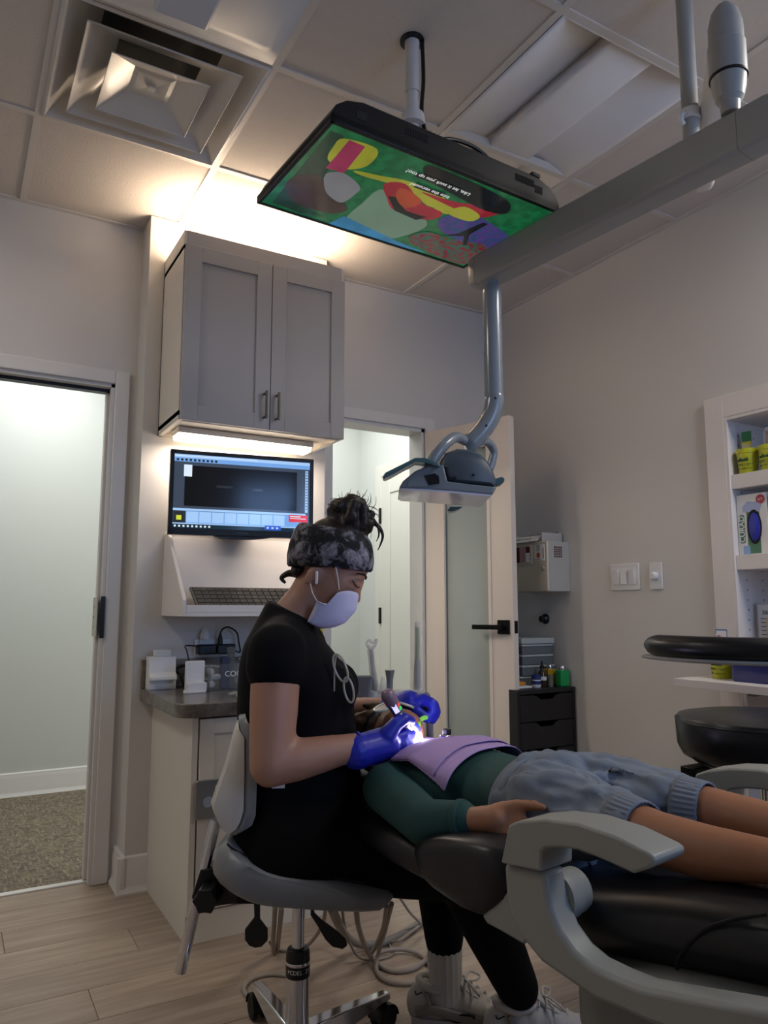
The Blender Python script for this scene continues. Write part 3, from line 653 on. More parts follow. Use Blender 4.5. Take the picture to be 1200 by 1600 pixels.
_ml = [0]
def mshape(m, u0,u1,v0,v1, name='screen_shape'):
    _ml[0] += 1; y_ = -.0016-.00006*_ml[0]; X=lambda u:-mw+.016+(2*mw-.032)*u; Z=lambda v: .026+(mh-.043)*(1-v)
    return obj(name, MB(TMo).box(X(u0),X(u1),y_,y_+.00004,Z(v1),Z(v0)), m, ms, smooth=False)
mshape('mon_light',0,1,0,.045); mshape('mon_mid',0,1,.045,.10); mshape('mon_white',0,.6,.018,.026)
for k in range(10): mshape('mon_dark',.015+k*.03,.032+k*.03,.058,.09)
mshape('mon_xray',.075,.90,.15,.70,'xray_image')
mshape('mon_white',.068,.125,.14,.30)
mshape('mon_xray2',.30,.42,.40,.43); mshape('mon_xray2',.56,.64,.42,.45)
mshape('mon_light',0,.97,.735,.765); mshape('mon_light',.965,.985,.12,.72); 
for k in range(14): mshape('mon_bg',.969,.981,.14+k*.04,.155+k*.04)
mshape('mon_dark',.005,.085,.775,.93); mshape('mon_yel',.025,.06,.83,.89); mshape('mon_mid',.09,.985,.77,.93)
for k in range(8): mshape('mon_light',.095+k*.09,.178+k*.09,.775,.92)
mshape('mon_red',.84,.985,.76,.86); mshape('mon_white',.85,.93,.775,.79); mshape('mon_white',.85,.97,.805,.815); mshape('mon_mid',.84,.985,.865,.92)
mshape('mon_task',0,1,.945,1); mshape('mon_light',0,1,.93,.945)
for k in range(9): mshape('mon_white',.01+k*.03,.024+k*.03,.96,.985)
mshape('mon_blue',.66,.78,.925,.985)
for k in range(3): mshape('mon_white',.675+k*.035,.69+k*.035,.945,.965)
mshape('mon_white',.88,.98,.965,.98)
tag(obj('monitor_bracket', MB().box(.93,1.12,2.99,YC,1.46,1.60), 'black_metal', bevel=.003), 'black wall bracket behind the monitor', 'bracket')
# ---------------------------------------------------------------- keyboard station
mat('station_white', '#ddd8d4', .4, var=.01)
ks = thing('keyboard_station', 'white wall keyboard shelf with slanted side panels, below the monitor', 'shelf', (1.05,2.93,1.04))
sp = [(YC,1.372),(3.03,1.372),(2.765,1.10),(2.765,1.04),(YC,1.04)]
obj('side_panel', MB().prism(sp,.742,.756,YZ()), 'station_white', ks, bevel=.0015)
obj('side_panel', MB().prism(sp,1.352,1.366,YZ()), 'station_white', ks, bevel=.0015)
obj('shelf_board', MB().box(.756,1.352,2.765,YC,1.04,1.054), 'station_white', ks)
obj('front_lip', MB().box(.756,1.352,2.765,2.779,1.054,1.082), 'station_white', ks, bevel=.0015)
obj('back_panel', MB().prism([(YC,1.36),(YC-.012,1.36),(2.985,1.054),(YC,1.054)],.756,1.352,YZ()), 'station_white', ks)
mat('kb_cover', '#6f6a64', .35, var=.25, vscale=90, bump=1, bscale=160)
mat('kb_key', '#4a4744', .5)
kb = thing('keyboard', 'grey computer keyboard under a clear dust cover on the white shelf', 'keyboard', (1.03,2.87,1.054))
Tk = frame((1.03,2.88,1.090),0) @ Matrix.Rotation(math.radians(34),4,'X')
obj('base', MB(Tk).box(-.22,.22,-.078,.078,.012,.026), 'kb_cover', kb, bevel=.004)
for r in range(5):
    for c in range(15): obj('key', MB(Tk).box(-.212+c*.0284,-.188+c*.0284,-.068+r*.0275,-.045+r*.0275,.026,.031), 'kb_key', kb)
# ---------------------------------------------------------------- counter
def counter_mat():
    m = mat('laminate', '#6e655d', .22, bump=.02); nt = m.node_tree; b = nt.nodes['Principled BSDF']
    tc = nt.nodes.new('ShaderNodeTexCoord'); n1 = nt.nodes.new('ShaderNodeTexNoise'); n1.inputs['Scale'].default_value = 14; n1.inputs['Detail'].default_value = 8; n1.inputs['Roughness'].default_value = .7
    nt.links.new(tc.outputs['Object'], n1.inputs['Vector']); rp = nt.nodes.new('ShaderNodeValToRGB'); e = rp.color_ramp.elements
    e[0].position=.3; e[0].color=lin('#4d4640'); e[1].position=.72; e[1].color=lin('#8d847b'); nt.links.new(n1.outputs['Fac'], rp.inputs[0]); nt.links.new(rp.outputs[0], b.inputs['Base Color'])
counter_mat()
ct = thing('countertop', 'speckled grey-brown laminate countertop with a low backsplash', 'countertop', (1.06,2.8,.71))
Z0c,Z1c = .712,.758
cp_ = [(1.458,YC-.001),(.668,YC-.001),(.668,2.55)]+[(.723-.055*math.cos(a),2.55-.06*math.sin(a)) for a in [math.pi/2*k/6 for k in range(1,7)]]+[(1.458,2.49)]
obj('top', MB().prism(cp_,Z0c,Z1c), 'laminate', ct, bevel=.004)
obj('backsplash', MB().box(.668,1.458,YC-.021,YC-.001,Z1c,.868), 'laminate', ct, bevel=.003)
bc = thing('base_cabinet', 'cream base cabinet with shaker doors under the countertop', 'cabinet', (1.08,2.8,0))
mat('cab_cream', '#d8d2c8', .42, var=.01)
obj('body', MB().box(.722,.74,2.535,YC,0,Z0c).box(1.43,1.448,2.535,YC,0,Z0c).box(.74,1.43,2.56,YC-.02,.08,.10).box(.74,1.43,YC-.02,YC-.005,0,Z0c), 'cab_cream', bc)
obj('filler', MB().box(.722,.742,2.518,2.535,.085,Z0c), 'cab_cream', bc, bevel=.001)
obj('plinth', MB().box(.735,1.448,2.522,2.545,0,.094), 'cab_cream', bc)
shaker(bc,.747,1.096,.10,.704,2.513,'cab_cream',.05); shaker(bc,1.099,1.446,.10,.704,2.513,'cab_cream',.05)
# outlet on the cabinet front
ol = thing('outlet_panel', 'silver outlet plate with round jack on the base cabinet door', 'outlet', (.80,2.513,.38))
obj('plate', MB().prism(rrect(.735,.90,.385,.51,.012),2.503,2.5125,XZ()), 'steel', ol, bevel=.0015)
obj('jack', MB().lathe([(.017,0),(.017,.006),(.009,.006),(.008,.002)],Matrix.Translation((.775,2.503,.44)) @ Matrix.Rotation(H,4,'X'),20), 'chrome', ol)
rc = obj('receptacle', MB().prism(rrect(.80,.868,.42,.492,.012),2.499,2.503,XZ()), 'white_plastic', ol)
for a,b2 in ((.818,.47),(.818,.44),(.846,.47),(.846,.44)): obj('slot', MB().box(a,a+.003,2.498,2.4995,b2,b2+.011), 'black_plastic', rc)
# things on the counter
zc = Z1c
tb = thing('dispenser', 'small white tape dispenser box at the left end of the countertop', 'dispenser', (.735,3.0,zc))
dq = [(2.985,zc),(2.985,zc+.035),(2.972,zc+.042),(2.972,zc+.05),(2.99,zc+.065),(2.995,zc+.125),(3.045,zc+.125),(3.045,zc)]
obj('body', MB().prism(dq,.682,.785,YZ()), 'white_plastic', tb, bevel=.002)
obj('insert', MB().box(.705,.768,3.0,3.035,zc+.1255,zc+.15), 'white_plastic', tb, bevel=.002)
obj('lip', MB().box(.684,.783,2.964,2.985,zc+.038,zc+.044), 'white_plastic', tb)
cs = thing('charging_stand', 'white upright charging stand between the dispenser and the acrylic organizer', 'charger', (.815,2.83,zc))
obj('back', MB().box(.783,.855,2.84,2.858,zc,zc+.115), 'white_plastic', cs, bevel=.004)
obj('cradle', MB().prism([(a,b2) for a,b2 in rrect(.783,.855,zc,zc+.04,.012)],2.805,2.84,XZ()), 'white_plastic', cs, bevel=.004)
obj('foot', MB().prism([(.765,2.80),(.79,2.79),(.85,2.80),(.86,2.85),(.78,2.86)],zc,zc+.008), 'white_plastic', cs, bevel=.002)
obj('cord', MB().tube(spline([(.80,2.86,zc+.11),(.80,2.90,zc+.15),(.82,2.99,zc+.165),(.885,3.02,zc+.16)]),.0028,8), 'black_plastic', cs)
mat('acrylic', '#e8eef0', .05, trans=.92, ior=1.2, alpha=.6)
ao = thing('organizer', 'clear acrylic organizer box lettered COCO on the countertop', 'organizer', (.93,2.87,zc))
ax0,ax1,ay0,ay1 = .868,1.03,2.83,2.93
obj('box', MB().box(ax0,ax0+.004,ay0,ay1,zc,zc+.10).box(ax1-.004,ax1,ay0,ay1,zc,zc+.10).box(ax0,ax1,ay0,ay0+.004,zc,zc+.10).box(ax0,ax1,ay1-.004,ay1,zc,zc+.10).box(ax0,ax1,ay0,ay1,zc,zc+.004), 'acrylic', ao)
text('lettering','COCO', Matrix.Translation((.975,ay0-.0006,zc+.062)) @ Matrix.Rotation(H,4,'X'), .03, 'white_plastic', ao, .0002)
mat('blue_dark','#2a3350',.4); mat('clear_tube','#9aa0a2',.1,trans=.7,ior=1.2)
tag(obj('blue_box', MB().box(.925,.955,2.85,2.885,zc+.005,zc+.125), 'blue_dark', bevel=.002), 'narrow dark blue box standing in the acrylic organizer', 'box')
tt = thing('clear_tube', 'tall clear plastic tube standing in the acrylic organizer', 'tube', (.965,2.86,zc+.005))
obj('barrel', MB().cyl((.967,2.86,zc+.005),(.963,2.86,zc+.14),.014,seg=18), 'clear_tube', tt)
obj('cap', MB().cyl((.963,2.86,zc+.14),(.962,2.86,zc+.16),.016,seg=18), 'clear_tube', tt)
mat('roll_white','#c9c7c4',.7,bump=.3)
for k,(a,b2,c2) in enumerate(((.885,.006,'lowest'),(.905,.03,'middle'),(.888,.052,'uppermost'))):
    tag(obj('cotton_roll', MB().lathe([(.0,-.02),(.011,-.019),(.0125,-.01),(.0125,.01),(.011,.019),(0,.02)],Matrix.Translation((a,2.86+.01*k,zc+.0075+b2+.011)) @ Matrix.Rotation(H,4,'X' if k!=1 else 'Y'),14), 'roll_white'), f'small white cotton roll in the acrylic organizer, {c2} of three', 'cotton roll', 'cotton rolls in the organizer')
tag(obj('slim_vial', MB().lathe([(.006,0),(.006,.09),(.003,.092),(.003,.108),(.008,.109),(.008,.113),(0,.113)],Matrix.Translation((1.005,2.87,zc+.005))), 'white_plastic'), 'slim pale syringe standing at the right of the clear tube', 'syringe')
mat('foil_bag','#b9c4bc',.15,trans=.4,ior=1.2,bump=1,bscale=40)
fb = MB(); n=7
g=[[Vector((.90+.15*i/n, 2.60+.11*j/n, zc+.002+.014*abs(noise.noise(Vector((i*.7,j*.6,2))))+.006*math.sin(math.pi*i/n))) for i in range(n+1)] for j in range(n+1)]
fb.add([p for r in g for p in r]+[p-Vector((0,0,p.z-zc-.0005)) for r in g for p in r],[(j*(n+1)+i,j*(n+1)+i+1,(j+1)*(n+1)+i+1,(j+1)*(n+1)+i) for i in range(n) for j in range(n)]+[((n+1)**2+j*(n+1)+i,(n+1)**2+(j+1)*(n+1)+i,(n+1)**2+(j+1)*(n+1)+i+1,(n+1)**2+j*(n+1)+i+1) for i in range(n) for j in range(n)])
tag(obj('plastic_pouch', fb, 'foil_bag'), 'crumpled clear plastic pouch lying on the countertop edge', 'pouch')
gg = MB(); gg.tube(spline([(.80,3.035,zc+.075),(.808,3.0,zc+.045),(.82,2.98,zc+.03),(.835,3.0,zc+.05),(.842,3.03,zc+.07)],5),.004,8)
tag(obj('cable_loop', MB().tube(spline([(.795,3.03,zc+.07),(.805,3.0,zc+.05),(.822,2.985,zc+.008),(.84,3.0,zc+.05),(.85,3.03,zc+.075),(.825,3.035,zc+.085)],6,True),.006,8), 'black_plastic'), 'small black cable loop beside the white dispenser', 'cable')
# wall power strip with two black adapters
pw = thing('power_strip', 'white wall outlet strip above the countertop backsplash', 'outlet', (.95,YC,.87))
obj('body', MB().box(.878,1.03,YC-.014,YC,.872,.945), 'white_plastic', pw, bevel=.003)
obj('plug', MB().lathe([(.016,0),(.015,.02),(.008,.035),(.004,.04)],Matrix.Translation((.917,YC-.03,.945)),14), 'white_plastic', pw)
obj('cord', MB().tube(spline([(.917,YC-.03,.983),(.908,YC-.03,.985),(.90,YC-.03,.965),(.897,YC-.022,.93)]),.003,8), 'white_plastic', pw)
for k,(a,b2,lb) in enumerate(((.882,.955,'left'),(.958,1.035,'right'))):
    t = thing('power_adapter', f'black power adapter plugged into the wall strip, {lb} of two', 'adapter', ((a+b2)/2,YC-.05,.882), 0, 'black power adapters')
    obj('body', MB().box(a,b2,YC-.062,YC-.0145,.884,.924), 'black_plastic', t, bevel=.005)
    if k: 
        obj('plug', MB().lathe([(.012,0),(.010,.02),(.004,.045)],Matrix.Translation((.975,YC-.04,.9245)),12), 'black_plastic', t)
        obj('cord', MB().tube(spline([(.975,YC-.04,.968),(.985,YC-.04,.985),(1.01,YC-.04,.992),(1.045,YC-.04,.97),(1.055,YC-.04,.93),(1.058,YC-.05,.89),(1.03,YC-.05,.90)]),.0035,8), 'black_plastic', t)
tag(obj('white_cord', MB().tube(spline([(.85,2.97,zc+.04),(.86,2.965,zc+.075),(.90,2.96,zc+.085),(.95,2.955,zc+.08),(.985,2.95,zc+.07),(.96,2.95,zc+.045),(.905,2.955,zc+.035),(.86,2.96,zc+.03)],6,True),.0045,8), 'white_plastic'), 'coiled white cord behind the acrylic organizer', 'cord')
# ================================================================ right wall
# sharps cabinet
mat('putty', '#c9c1ae', .4, var=.01); mat('putty_grey', '#a9a8a3', .45, var=.01)
sx0,sx1,sy0,sy1,sz0,sz1 = 2.468,XR,2.712,2.995,1.150,1.392
sh = thing('sharps_cabinet', 'beige lockable sharps container cabinet on the wall beside the glass door', 'sharps cabinet', (2.54,2.85,sz0))
obj('body', MB().box(sx0+.012,sx1,sy0,sy1,sz0,sz1), 'putty_grey', sh, bevel=.004)
fr = obj('front_door', MB().box(sx0,sx0+.013,sy0-.001,sy1,sz0+.002,sz1), 'putty', sh, bevel=.004)
mat('red_dark', '#4d1c20', .25, coat=.4); mat('pinkish','#a8838a',.4)
obj('window_frame', MB().prism(rrect(2.815,2.955,1.285,1.385,.012),sx0-.003,sx0+.001,YZ()), 'putty', fr, bevel=.001)
obj('window', MB().prism(rrect(2.83,2.94,1.297,1.373,.008),sx0-.0045,sx0-.001,YZ()), 'red_dark', fr)
obj('window_stripe', MB().box(sx0-.0052,sx0-.004,2.858,2.905,1.297,1.373), 'pinkish', fr)
obj('window_note', MB().box(sx0-.0056,sx0-.004,2.832,2.86,1.297,1.342), 'white_paper', fr)
lb = obj('label', MB().box(sx0-.0022,sx0,2.728,2.80,1.30,1.378), 'white_paper', fr)
mat('orange_mark','#b5572c',.5); mat('ink','#26282b',.6)
Rm = lambda x,y,z: Matrix(((0,0,-1,x),(-1,0,0,y),(0,1,0,z),(0,0,0,1)))     # text on a face looking towards -X
obj('biohazard_mark', MB().lathe([(.013,0),(.013,.0006)],Rm(sx0-.0022,2.770,1.326),16), 'orange_mark', lb)
for k,s in enumerate(('WARNING','SHARPS','DISPOSAL','ONLY')): text('print',s,Rm(sx0-.0026,2.772,1.372-k*.008),.0075,'ink',lb,.0001)
text('print','BIOHAZARD',Rm(sx0-.0026,2.775,1.306),.007,'ink',lb,.0001)
obj('label_bar', MB().box(sx0-.0028,sx0-.002,2.733,2.737,1.31,1.36), 'ink', lb)
lkk = obj('lock', MB().lathe([(.0,-.001),(.012,-.001),(.012,.006),(.008,.009),(0,.009)],Rm(sx0,2.737,1.262),16), 'chrome', fr)
obj('keyhole', MB().box(sx0-.0105,sx0-.008,2.7345,2.7395,1.2605,1.2635), 'black_plastic', lkk)
for i in range(4):
    for j in range(5): obj('vent_hole', MB().box(2.515+i*.0135,2.524+i*.0135,sy0-.0008,sy0+.002,1.315+j*.0112,1.3235+j*.0112), 'red_dark', sh)
gt = thing('glove_tray', 'clear plastic tray holding a white card on top of the sharps cabinet', 'tray', (2.54,2.86,sz1))
mat('clear_hard','#d5d2cf',.15,trans=.5,ior=1.2)
obj('tray', MB().box(2.47,2.60,2.745,2.752,sz1,sz1+.045).box(2.47,2.60,2.985,2.992,sz1,sz1+.045).box(2.593,2.60,2.752,2.985,sz1,sz1+.055).box(2.47,2.6,2.752,2.985,sz1,sz1+.004), 'clear_hard', gt, bevel=.002)
cd = obj('card', MB().prism([(2.458,sz1+.005),(2.462,sz1+.005),(2.49,sz1+.033),(2.486,sz1+.033)],2.77,2.98,Matrix(((1,0,0,0),(0,0,1,0),(0,1,0,0),(0,0,0,1)))), 'white_paper', gt)
text('print','SHARPS CONTAINER', Matrix.Translation((2.4695,2.882,sz1+.0195)) @ Matrix(((0,.7071,-.7071,0),(-1,0,0,0),(0,.7071,.7071,0),(0,0,0,1))), .013,'ink',cd,.0001)
# door stop
ds = thing('door_stop', 'round black rubber door stop on the wall below the sharps cabinet', 'door stop', (XR,2.78,1.0))
pd = at(853,967,I4,0,XR)
obj('base', MB().lathe([(.026,-.002),(.026,.006),(.020,.014),(.018,.018)],Rm(XR-.002,pd.y,pd.z),20), 'black_plastic', ds)
obj('bumper', MB().lathe([(.017,.017),(.016,.032),(.011,.036),(.006,.034)],Rm(XR-.002,pd.y,pd.z),20), 'black_matte', ds)
# switch plates
def plate(name,label,y0,y1,z0,z1): 
    t = thing(name,label,'switch',(XR,(y0+y1)/2,z0)); obj('plate', MB().prism(rrect(y0,y1,z0,z1,.006),XR-.007,XR,YZ()), 'white_plastic', t, bevel=.002); return t
sw3 = plate('switch_plate','white wall plate with three rocker switches near the glass door',2.285,2.448,1.150,1.268)
for yc,tl in ((2.412,.08),(2.3665,-.08),(2.321,.08)):
    r_ = obj('rocker_frame', MB().prism(rrect(yc-.018,yc+.018,1.174,1.244,.003),XR-.0085,XR-.006,YZ()), 'white_plastic', sw3)
    obj('rocker', MB().prism([(1.177,.0),(1.241,.0),(1.241,.006+tl*.03),(1.209,.0045),(1.177,.006-tl*.03)],yc-.0145,yc+.0145,Matrix(((0,-1,0,XR-.0082),(0,0,1,0),(1,0,0,0),(0,0,0,1)))), 'white_plastic', r_)
dm = plate('dimmer_plate','white wall plate with a single round dimmer knob',2.162,2.228,1.150,1.265)
obj('knob', MB().lathe([(.017,-.002),(.017,.012),(.015,.022),(.013,.024),(0,.024)],Rm(XR-.006,2.196,1.207),24), 'white_plastic', dm)
# ---------------------------------------------------------------- black drawer unit with things on top
du = thing('drawer_unit', 'black drawer unit with cut-out pulls standing in the corner behind the door', 'drawers', (2.43,2.97,0))
mat('drawer_black', '#17171b', .4, var=.1)
dx0,dx1,dy0,dy1,dz = 2.252,2.606,2.692,3.218,.70
obj('carcass', MB().box(dx0,dx0+.016,dy0+.004,dy1,.06,dz-.02).box(dx1-.016,dx1,dy0+.004,dy1,.06,dz-.02).box(dx0+.016,dx1-.016,dy1-.01,dy1,.06,dz-.02).box(dx0,dx1,dy0+.02,dy1,.04,.06), 'drawer_black', du)
obj('top', MB().box(dx0,dx1,dy0,dy1,dz-.02,dz), 'drawer_black', du, bevel=.0015)
for k in range(5):
    zt_ = dz-.026-k*.122; zb_ = zt_-.118; xm_ = (dx0+dx1)/2; a,b2 = dx0+.018,dx1-.018
    pf = [(a,zb_),(b2,zb_),(b2,zt_),(xm_+.075,zt_),(xm_+.055,zt_-.008),(xm_+.04,zt_-.022),(xm_-.04,zt_-.022),(xm_-.055,zt_-.008),(xm_-.075,zt_),(a,zt_)]
    dr = obj('drawer', MB().prism(pf,dy0+.004,dy0+.018,XZ()), 'drawer_black', du, bevel=.001)
    obj('drawer_box', MB().box(a+.01,b2-.01,dy0+.03,dy1-.03,zb_+.01,zt_-.03), 'black_matte', dr)
for a in (dx0+.03,dx1-.03):
    for b2 in (dy0+.04,dy1-.04): obj('foot', MB().box(a-.02,a+.02,b2-.02,b2+.02,0,.04), 'drawer_black', du)
mat('clear_box','#8e969a',.15,trans=.55,ior=1.2); mat('clear_lid','#c9d0d0',.2,trans=.35,ior=1.2); mat('dark_cont','#3a4046',.5); mat('mint','#a9cdbf',.4); mat('blue_clip','#1f3f9a',.35)
labs = ('clear storage case with a mint label, topmost of the stack','smoky clear storage case, second from the top of the stack','smoky clear storage case, third from the top of the stack','clear storage case with a blue clip, fourth from the top','clear storage case at the bottom of the stack')
zz = dz
specs = [(.046,2.395,2.59,2.84),(.052,2.40,2.60,2.83),(.05,2.405,2.597,2.835),(.05,2.405,2.597,2.835),(.03,2.395,2.605,2.825)]
for k,(h_,x0_,x1_,y0_) in enumerate(specs):
    i = 4-k; t = thing('storage_case', labs[i], 'storage case', ((x0_+x1_)/2,2.95,zz), 0, 'stacked clear storage cases')
    if i: 
        obj('box', MB().box(x0_,x1_,y0_,3.10,zz,zz+h_-.012), 'clear_box', t, bevel=.003)
        obj('contents', MB().box(x0_+.006,x1_-.006,y0_+.006,3.09,zz+.003,zz+h_-.016), 'dark_cont', t)
        obj('lid', MB().box(x0_-.004,x1_+.004,y0_-.004,3.104,zz+h_-.012,zz+h_-.001), 'clear_lid', t, bevel=.003)
        obj('latch', MB().box(x0_-.009,x0_-.004,2.90,2.93,zz+h_*.3,zz+h_-.004), 'blue_clip' if i==3 else 'clear_lid', t, bevel=.001)
    else:
        obj('case', MB().box(x0_,x1_,y0_,3.12,zz,zz+h_-.002), 'clear_lid', t, bevel=.004)
        obj('label', MB().box(x0_-.001,x0_+.002,y0_+.01,3.08,zz+.006,zz+h_-.008), 'mint', t)
    zz += h_
mat('amber','#3a2213',.1,trans=.3,coat=.6); mat('label_white','#cfcdc8',.6)
p = (2.475,2.775); Mb = Matrix.Translation((p[0],p[1],dz))
bt = thing('dropper_bottle', 'amber glass dropper bottle with black cap on the drawer unit', 'bottle', (p[0],p[1],dz))
obj('glass', MB().lathe([(.0,0),(.019,.0),(.02,.004),(.02,.062),(.017,.07),(.009,.078),(.008,.085)],Mb,20), 'amber', bt)
obj('label', MB().lathe([(.0204,.03),(.0204,.048)],Mb,20), 'label_white', bt)
obj('dropper_cap', MB().lathe([(.0105,.084),(.0105,.098),(.006,.10),(.006,.112),(.004,.12),(0,.121)],Mb,16), 'black_plastic', bt)
mat('jar_white','#c9cdd4',.3,coat=.4); mat('jar_blue','#1d2f66',.35)
p = (2.425,2.762); Mb = Matrix.Translation((p[0],p[1],dz))
jr = thing('ointment_jar', 'small white jar with blue lid and blue print on the drawer unit', 'jar', (p[0],p[1],dz))
obj('jar', MB().lathe([(0,0),(.020,0),(.023,.008),(.023,.03),(.021,.038)],Mb,20), 'jar_white', jr)
obj('lid', MB().lathe([(.0222,.037),(.0225,.041),(.0215,.055),(.018,.059),(0,.06)],Mb,20), 'jar_blue', jr)
obj('print', MB().lathe([(.0232,.015),(.0234,.017),(.0234,.029),(.0232,.031)],Mb,20), 'jar_blue', jr)
mat('green_b','#14904f',.3,coat=.3); mat('yellow_b','#a6861c',.3,coat=.3)
for nm,lbx,x_,y_,m_,h_ in (('pump_bottle','square green bottle with metal cap at the drawer unit corner',2.572,2.742,'green_b',.082),('pump_bottle','square yellow bottle with metal cap behind the green bottle',2.545,2.80,'yellow_b',.085)):
    t = thing(nm,lbx,'bottle',(x_,y_,dz))
    obj('body', MB().prism(rrect(x_-.027,x_+.027,y_-.02,y_+.02,.004),dz,dz+h_-.006), m_, t, bevel=.005)
    obj('cap', MB().lathe([(.015,h_-.008),(.016,h_),(.016,h_+.008),(.012,h_+.014),(0,h_+.015)],Matrix.Translation((x_,y_,dz)),18), 'chrome', t)
tag(obj('glass_vial', MB().lathe([(0,0),(.012,0),(.012,.05),(.013,.052),(.013,.056),(0,.056)],Matrix.Translation((2.51,2.757,dz)),16), 'clear_box'), 'small smoky glass vial between the dropper bottle and the yellow bottle', 'vial')
mat('orange_pack','#d08a35',.5)
tag(obj('packet', MB().box(2.30,2.395,2.80,2.98,dz+.0085,dz+.024), 'orange_pack', bevel=.004), 'orange packet lying on the booklet on the drawer unit', 'packet')
tag(obj('booklet', MB().box(2.285,2.40,2.76,2.99,dz,dz+.008), 'white_paper', bevel=.001), 'white booklet lying flat on the drawer unit', 'booklet')
# ---------------------------------------------------------------- built-in niche
mat('niche_white', '#ddd6d2', .4, var=.01)
nc = sroot('trim_2',(XR,1.3,NZ0))
obj('jamb_board', MB().box(XR-.018,XR,NY1,NY1+.085,NZ0-.085,NZ1+.09), 'niche_white', nc, bevel=.002)
obj('jamb_board', MB().box(XR-.018,XR,NY0-.085,NY0,NZ0-.085,NZ1+.09), 'niche_white', nc, bevel=.002)
obj('head_board', MB().box(XR-.018,XR,NY0,NY1,NZ1,NZ1+.09), 'niche_white', nc, bevel=.002)
obj('sill_board', MB().box(XR-.018,XR,NY0,NY1,NZ0-.085,NZ0), 'niche_white', nc, bevel=.002)
ND = .23
obj('niche_lining', MB().box(XR-.0175,XR+ND,NY1-.012,NY1-.0005,NZ0,NZ1).box(XR-.0175,XR+ND,NY0+.0005,NY0+.012,NZ0,NZ1).box(XR-.0175,XR+ND,NY0+.012,NY1-.012,NZ1-.012,NZ1-.0005).box(XR-.0175,XR+ND,NY0+.012,NY1-.012,NZ0+.0005,NZ0+.012).box(XR+ND,XR+ND+.012,NY0-.012,NY1+.012,NZ0-.012,NZ1+.012), 'niche_white', nc)
for k in range(22):
    for dx in (.05,.15):
        z_ = .95+k*.038
        obj('peg_hole', MB().cyl((XR+dx,NY1-.011,z_),(XR+dx,NY1-.0126,z_),.003,seg=8), 'black_matte', nc)
S1,S2 = 1.585,1.272
for z_ in (S1,S2): obj('shelf_board', MB().box(XR-.008,XR+ND-.002,NY0+.0125,NY1-.0125,z_-.056,z_), 'niche_white', nc, bevel=.0015)
# yellow cups with toothbrush packets
mat('cup_yellow','#b9bb22',.35,coat=.2,var=.03); mat('ink_green','#2c5030',.6); mat('blister','#dfe4e6',.08,alpha=.22)
mat('pk_green','#2f7d4d',.5); mat('pk_yellow','#d6c23a',.5); mat('pk_red','#b03646',.4); mat('pk_blue','#3d6ea8',.4); mat('pk_pink','#c07e8c',.4)
def cup(x,y,z,label,kind,rot=0):
    t = thing('cup', label, 'cup', (x,y,z), rot, 'yellow giveaway cups'); T = frame((x,y,z),rot)
    c_ = obj('cup_body', MB(T).lathe([(.0,0),(.033,0),(.034,.002),(.0405,.078),(.0425,.079),(.043,.096),(.041,.096),(.038,.08),(.032,.004),(0,.004)],None,28), 'cup_yellow', t)
    def arcprint(s,zz,size):
        n=len(s); r=.0345+.0065*(zz/.078)+.0006
        for i,ch in enumerate(s):
            a = math.pi + (i-(n-1)/2)*size*.78/r
            text('print',ch,T @ Matrix(((-math.sin(a),0,math.cos(a),r*math.cos(a)),(math.cos(a),0,math.sin(a),r*math.sin(a)),(0,1,0,zz),(0,0,0,1))),size,'ink_green',c_,.0003)
    arcprint('BARNLIGHT',.034,.0115); arcprint('KIDS DENTAL',.018,.0085)
    for k in range(6):
        a = math.pi-.5+k*.2; r=.0395; o = Vector((r*math.cos(a),r*math.sin(a),.047)); h_ = .010+.006*((k*37)%3)/2
        tdir = Vector((-math.sin(a),math.cos(a),0))
        obj('emblem', MB(T).add([o-tdir*.0035,o+tdir*.0035,o+tdir*.0035+Vector((0,0,h_*.6)),o+Vector((0,0,h_)),o-tdir*.0035+Vector((0,0,h_*.6))],[(0,1,2,3,4)]), 'ink_green', c_, solid=.0006)
    return t
def packet(x,y,z,label,kind,rot):
    T = frame((x,y,z),rot); t = thing('toothbrush_packet', label, 'packet', (x,y,z), rot, 'toothbrush packets')
    if kind == 'green':
        obj('card', MB(T).box(-.019,.019,.0,.0015,0,.165), 'pk_green', t); obj('card_print', MB(T).prism([(-.019,.125),(.019,.125),(.019,.10),(.0,.085),(-.019,.10)],-.0004,0,XZ()), 'pk_yellow', t); obj('blister', MB(T).prism(rrect(-.015,.015,.0,.115,.008),-.014,-.0005,XZ()), 'blister', t, bevel=.003)
    else:
        obj('card', MB(T).box(-.021,.021,.0,.0015,0,.17), 'pk_blue', t); obj('card_print', MB(T).box(-.019,.019,-.0004,0,.12,.165), 'white_paper', t); obj('brush_red', MB(T).prism(rrect(-.012,-.002,.0,.15,.004),-.010,-.0006,XZ()), 'pk_red', t, bevel=.002); obj('brush_pink', MB(T).prism(rrect(.003,.012,.0,.145,.004),-.010,-.0006,XZ()), 'pk_pink', t, bevel=.002); obj('blister', MB(T).prism(rrect(-.017,.017,.0,.155,.006),-.0145,-.0115,XZ()), 'blister', t, bevel=.002)
cup(XR+.034,1.762,S1,'yellow cup at the left end of the top niche shelf','green'); packet(XR+.041,1.768,S1+.006,'green and yellow toothbrush packet in the left cup on the top shelf','green',-H+.15)
cup(XR+.034,1.670,S1,'yellow cup at the right edge of the photo on the top niche shelf','blue'); packet(XR+.041,1.672,S1+.006,'red and blue toothbrush packet in the right cup on the top shelf','blue',-H-.1)
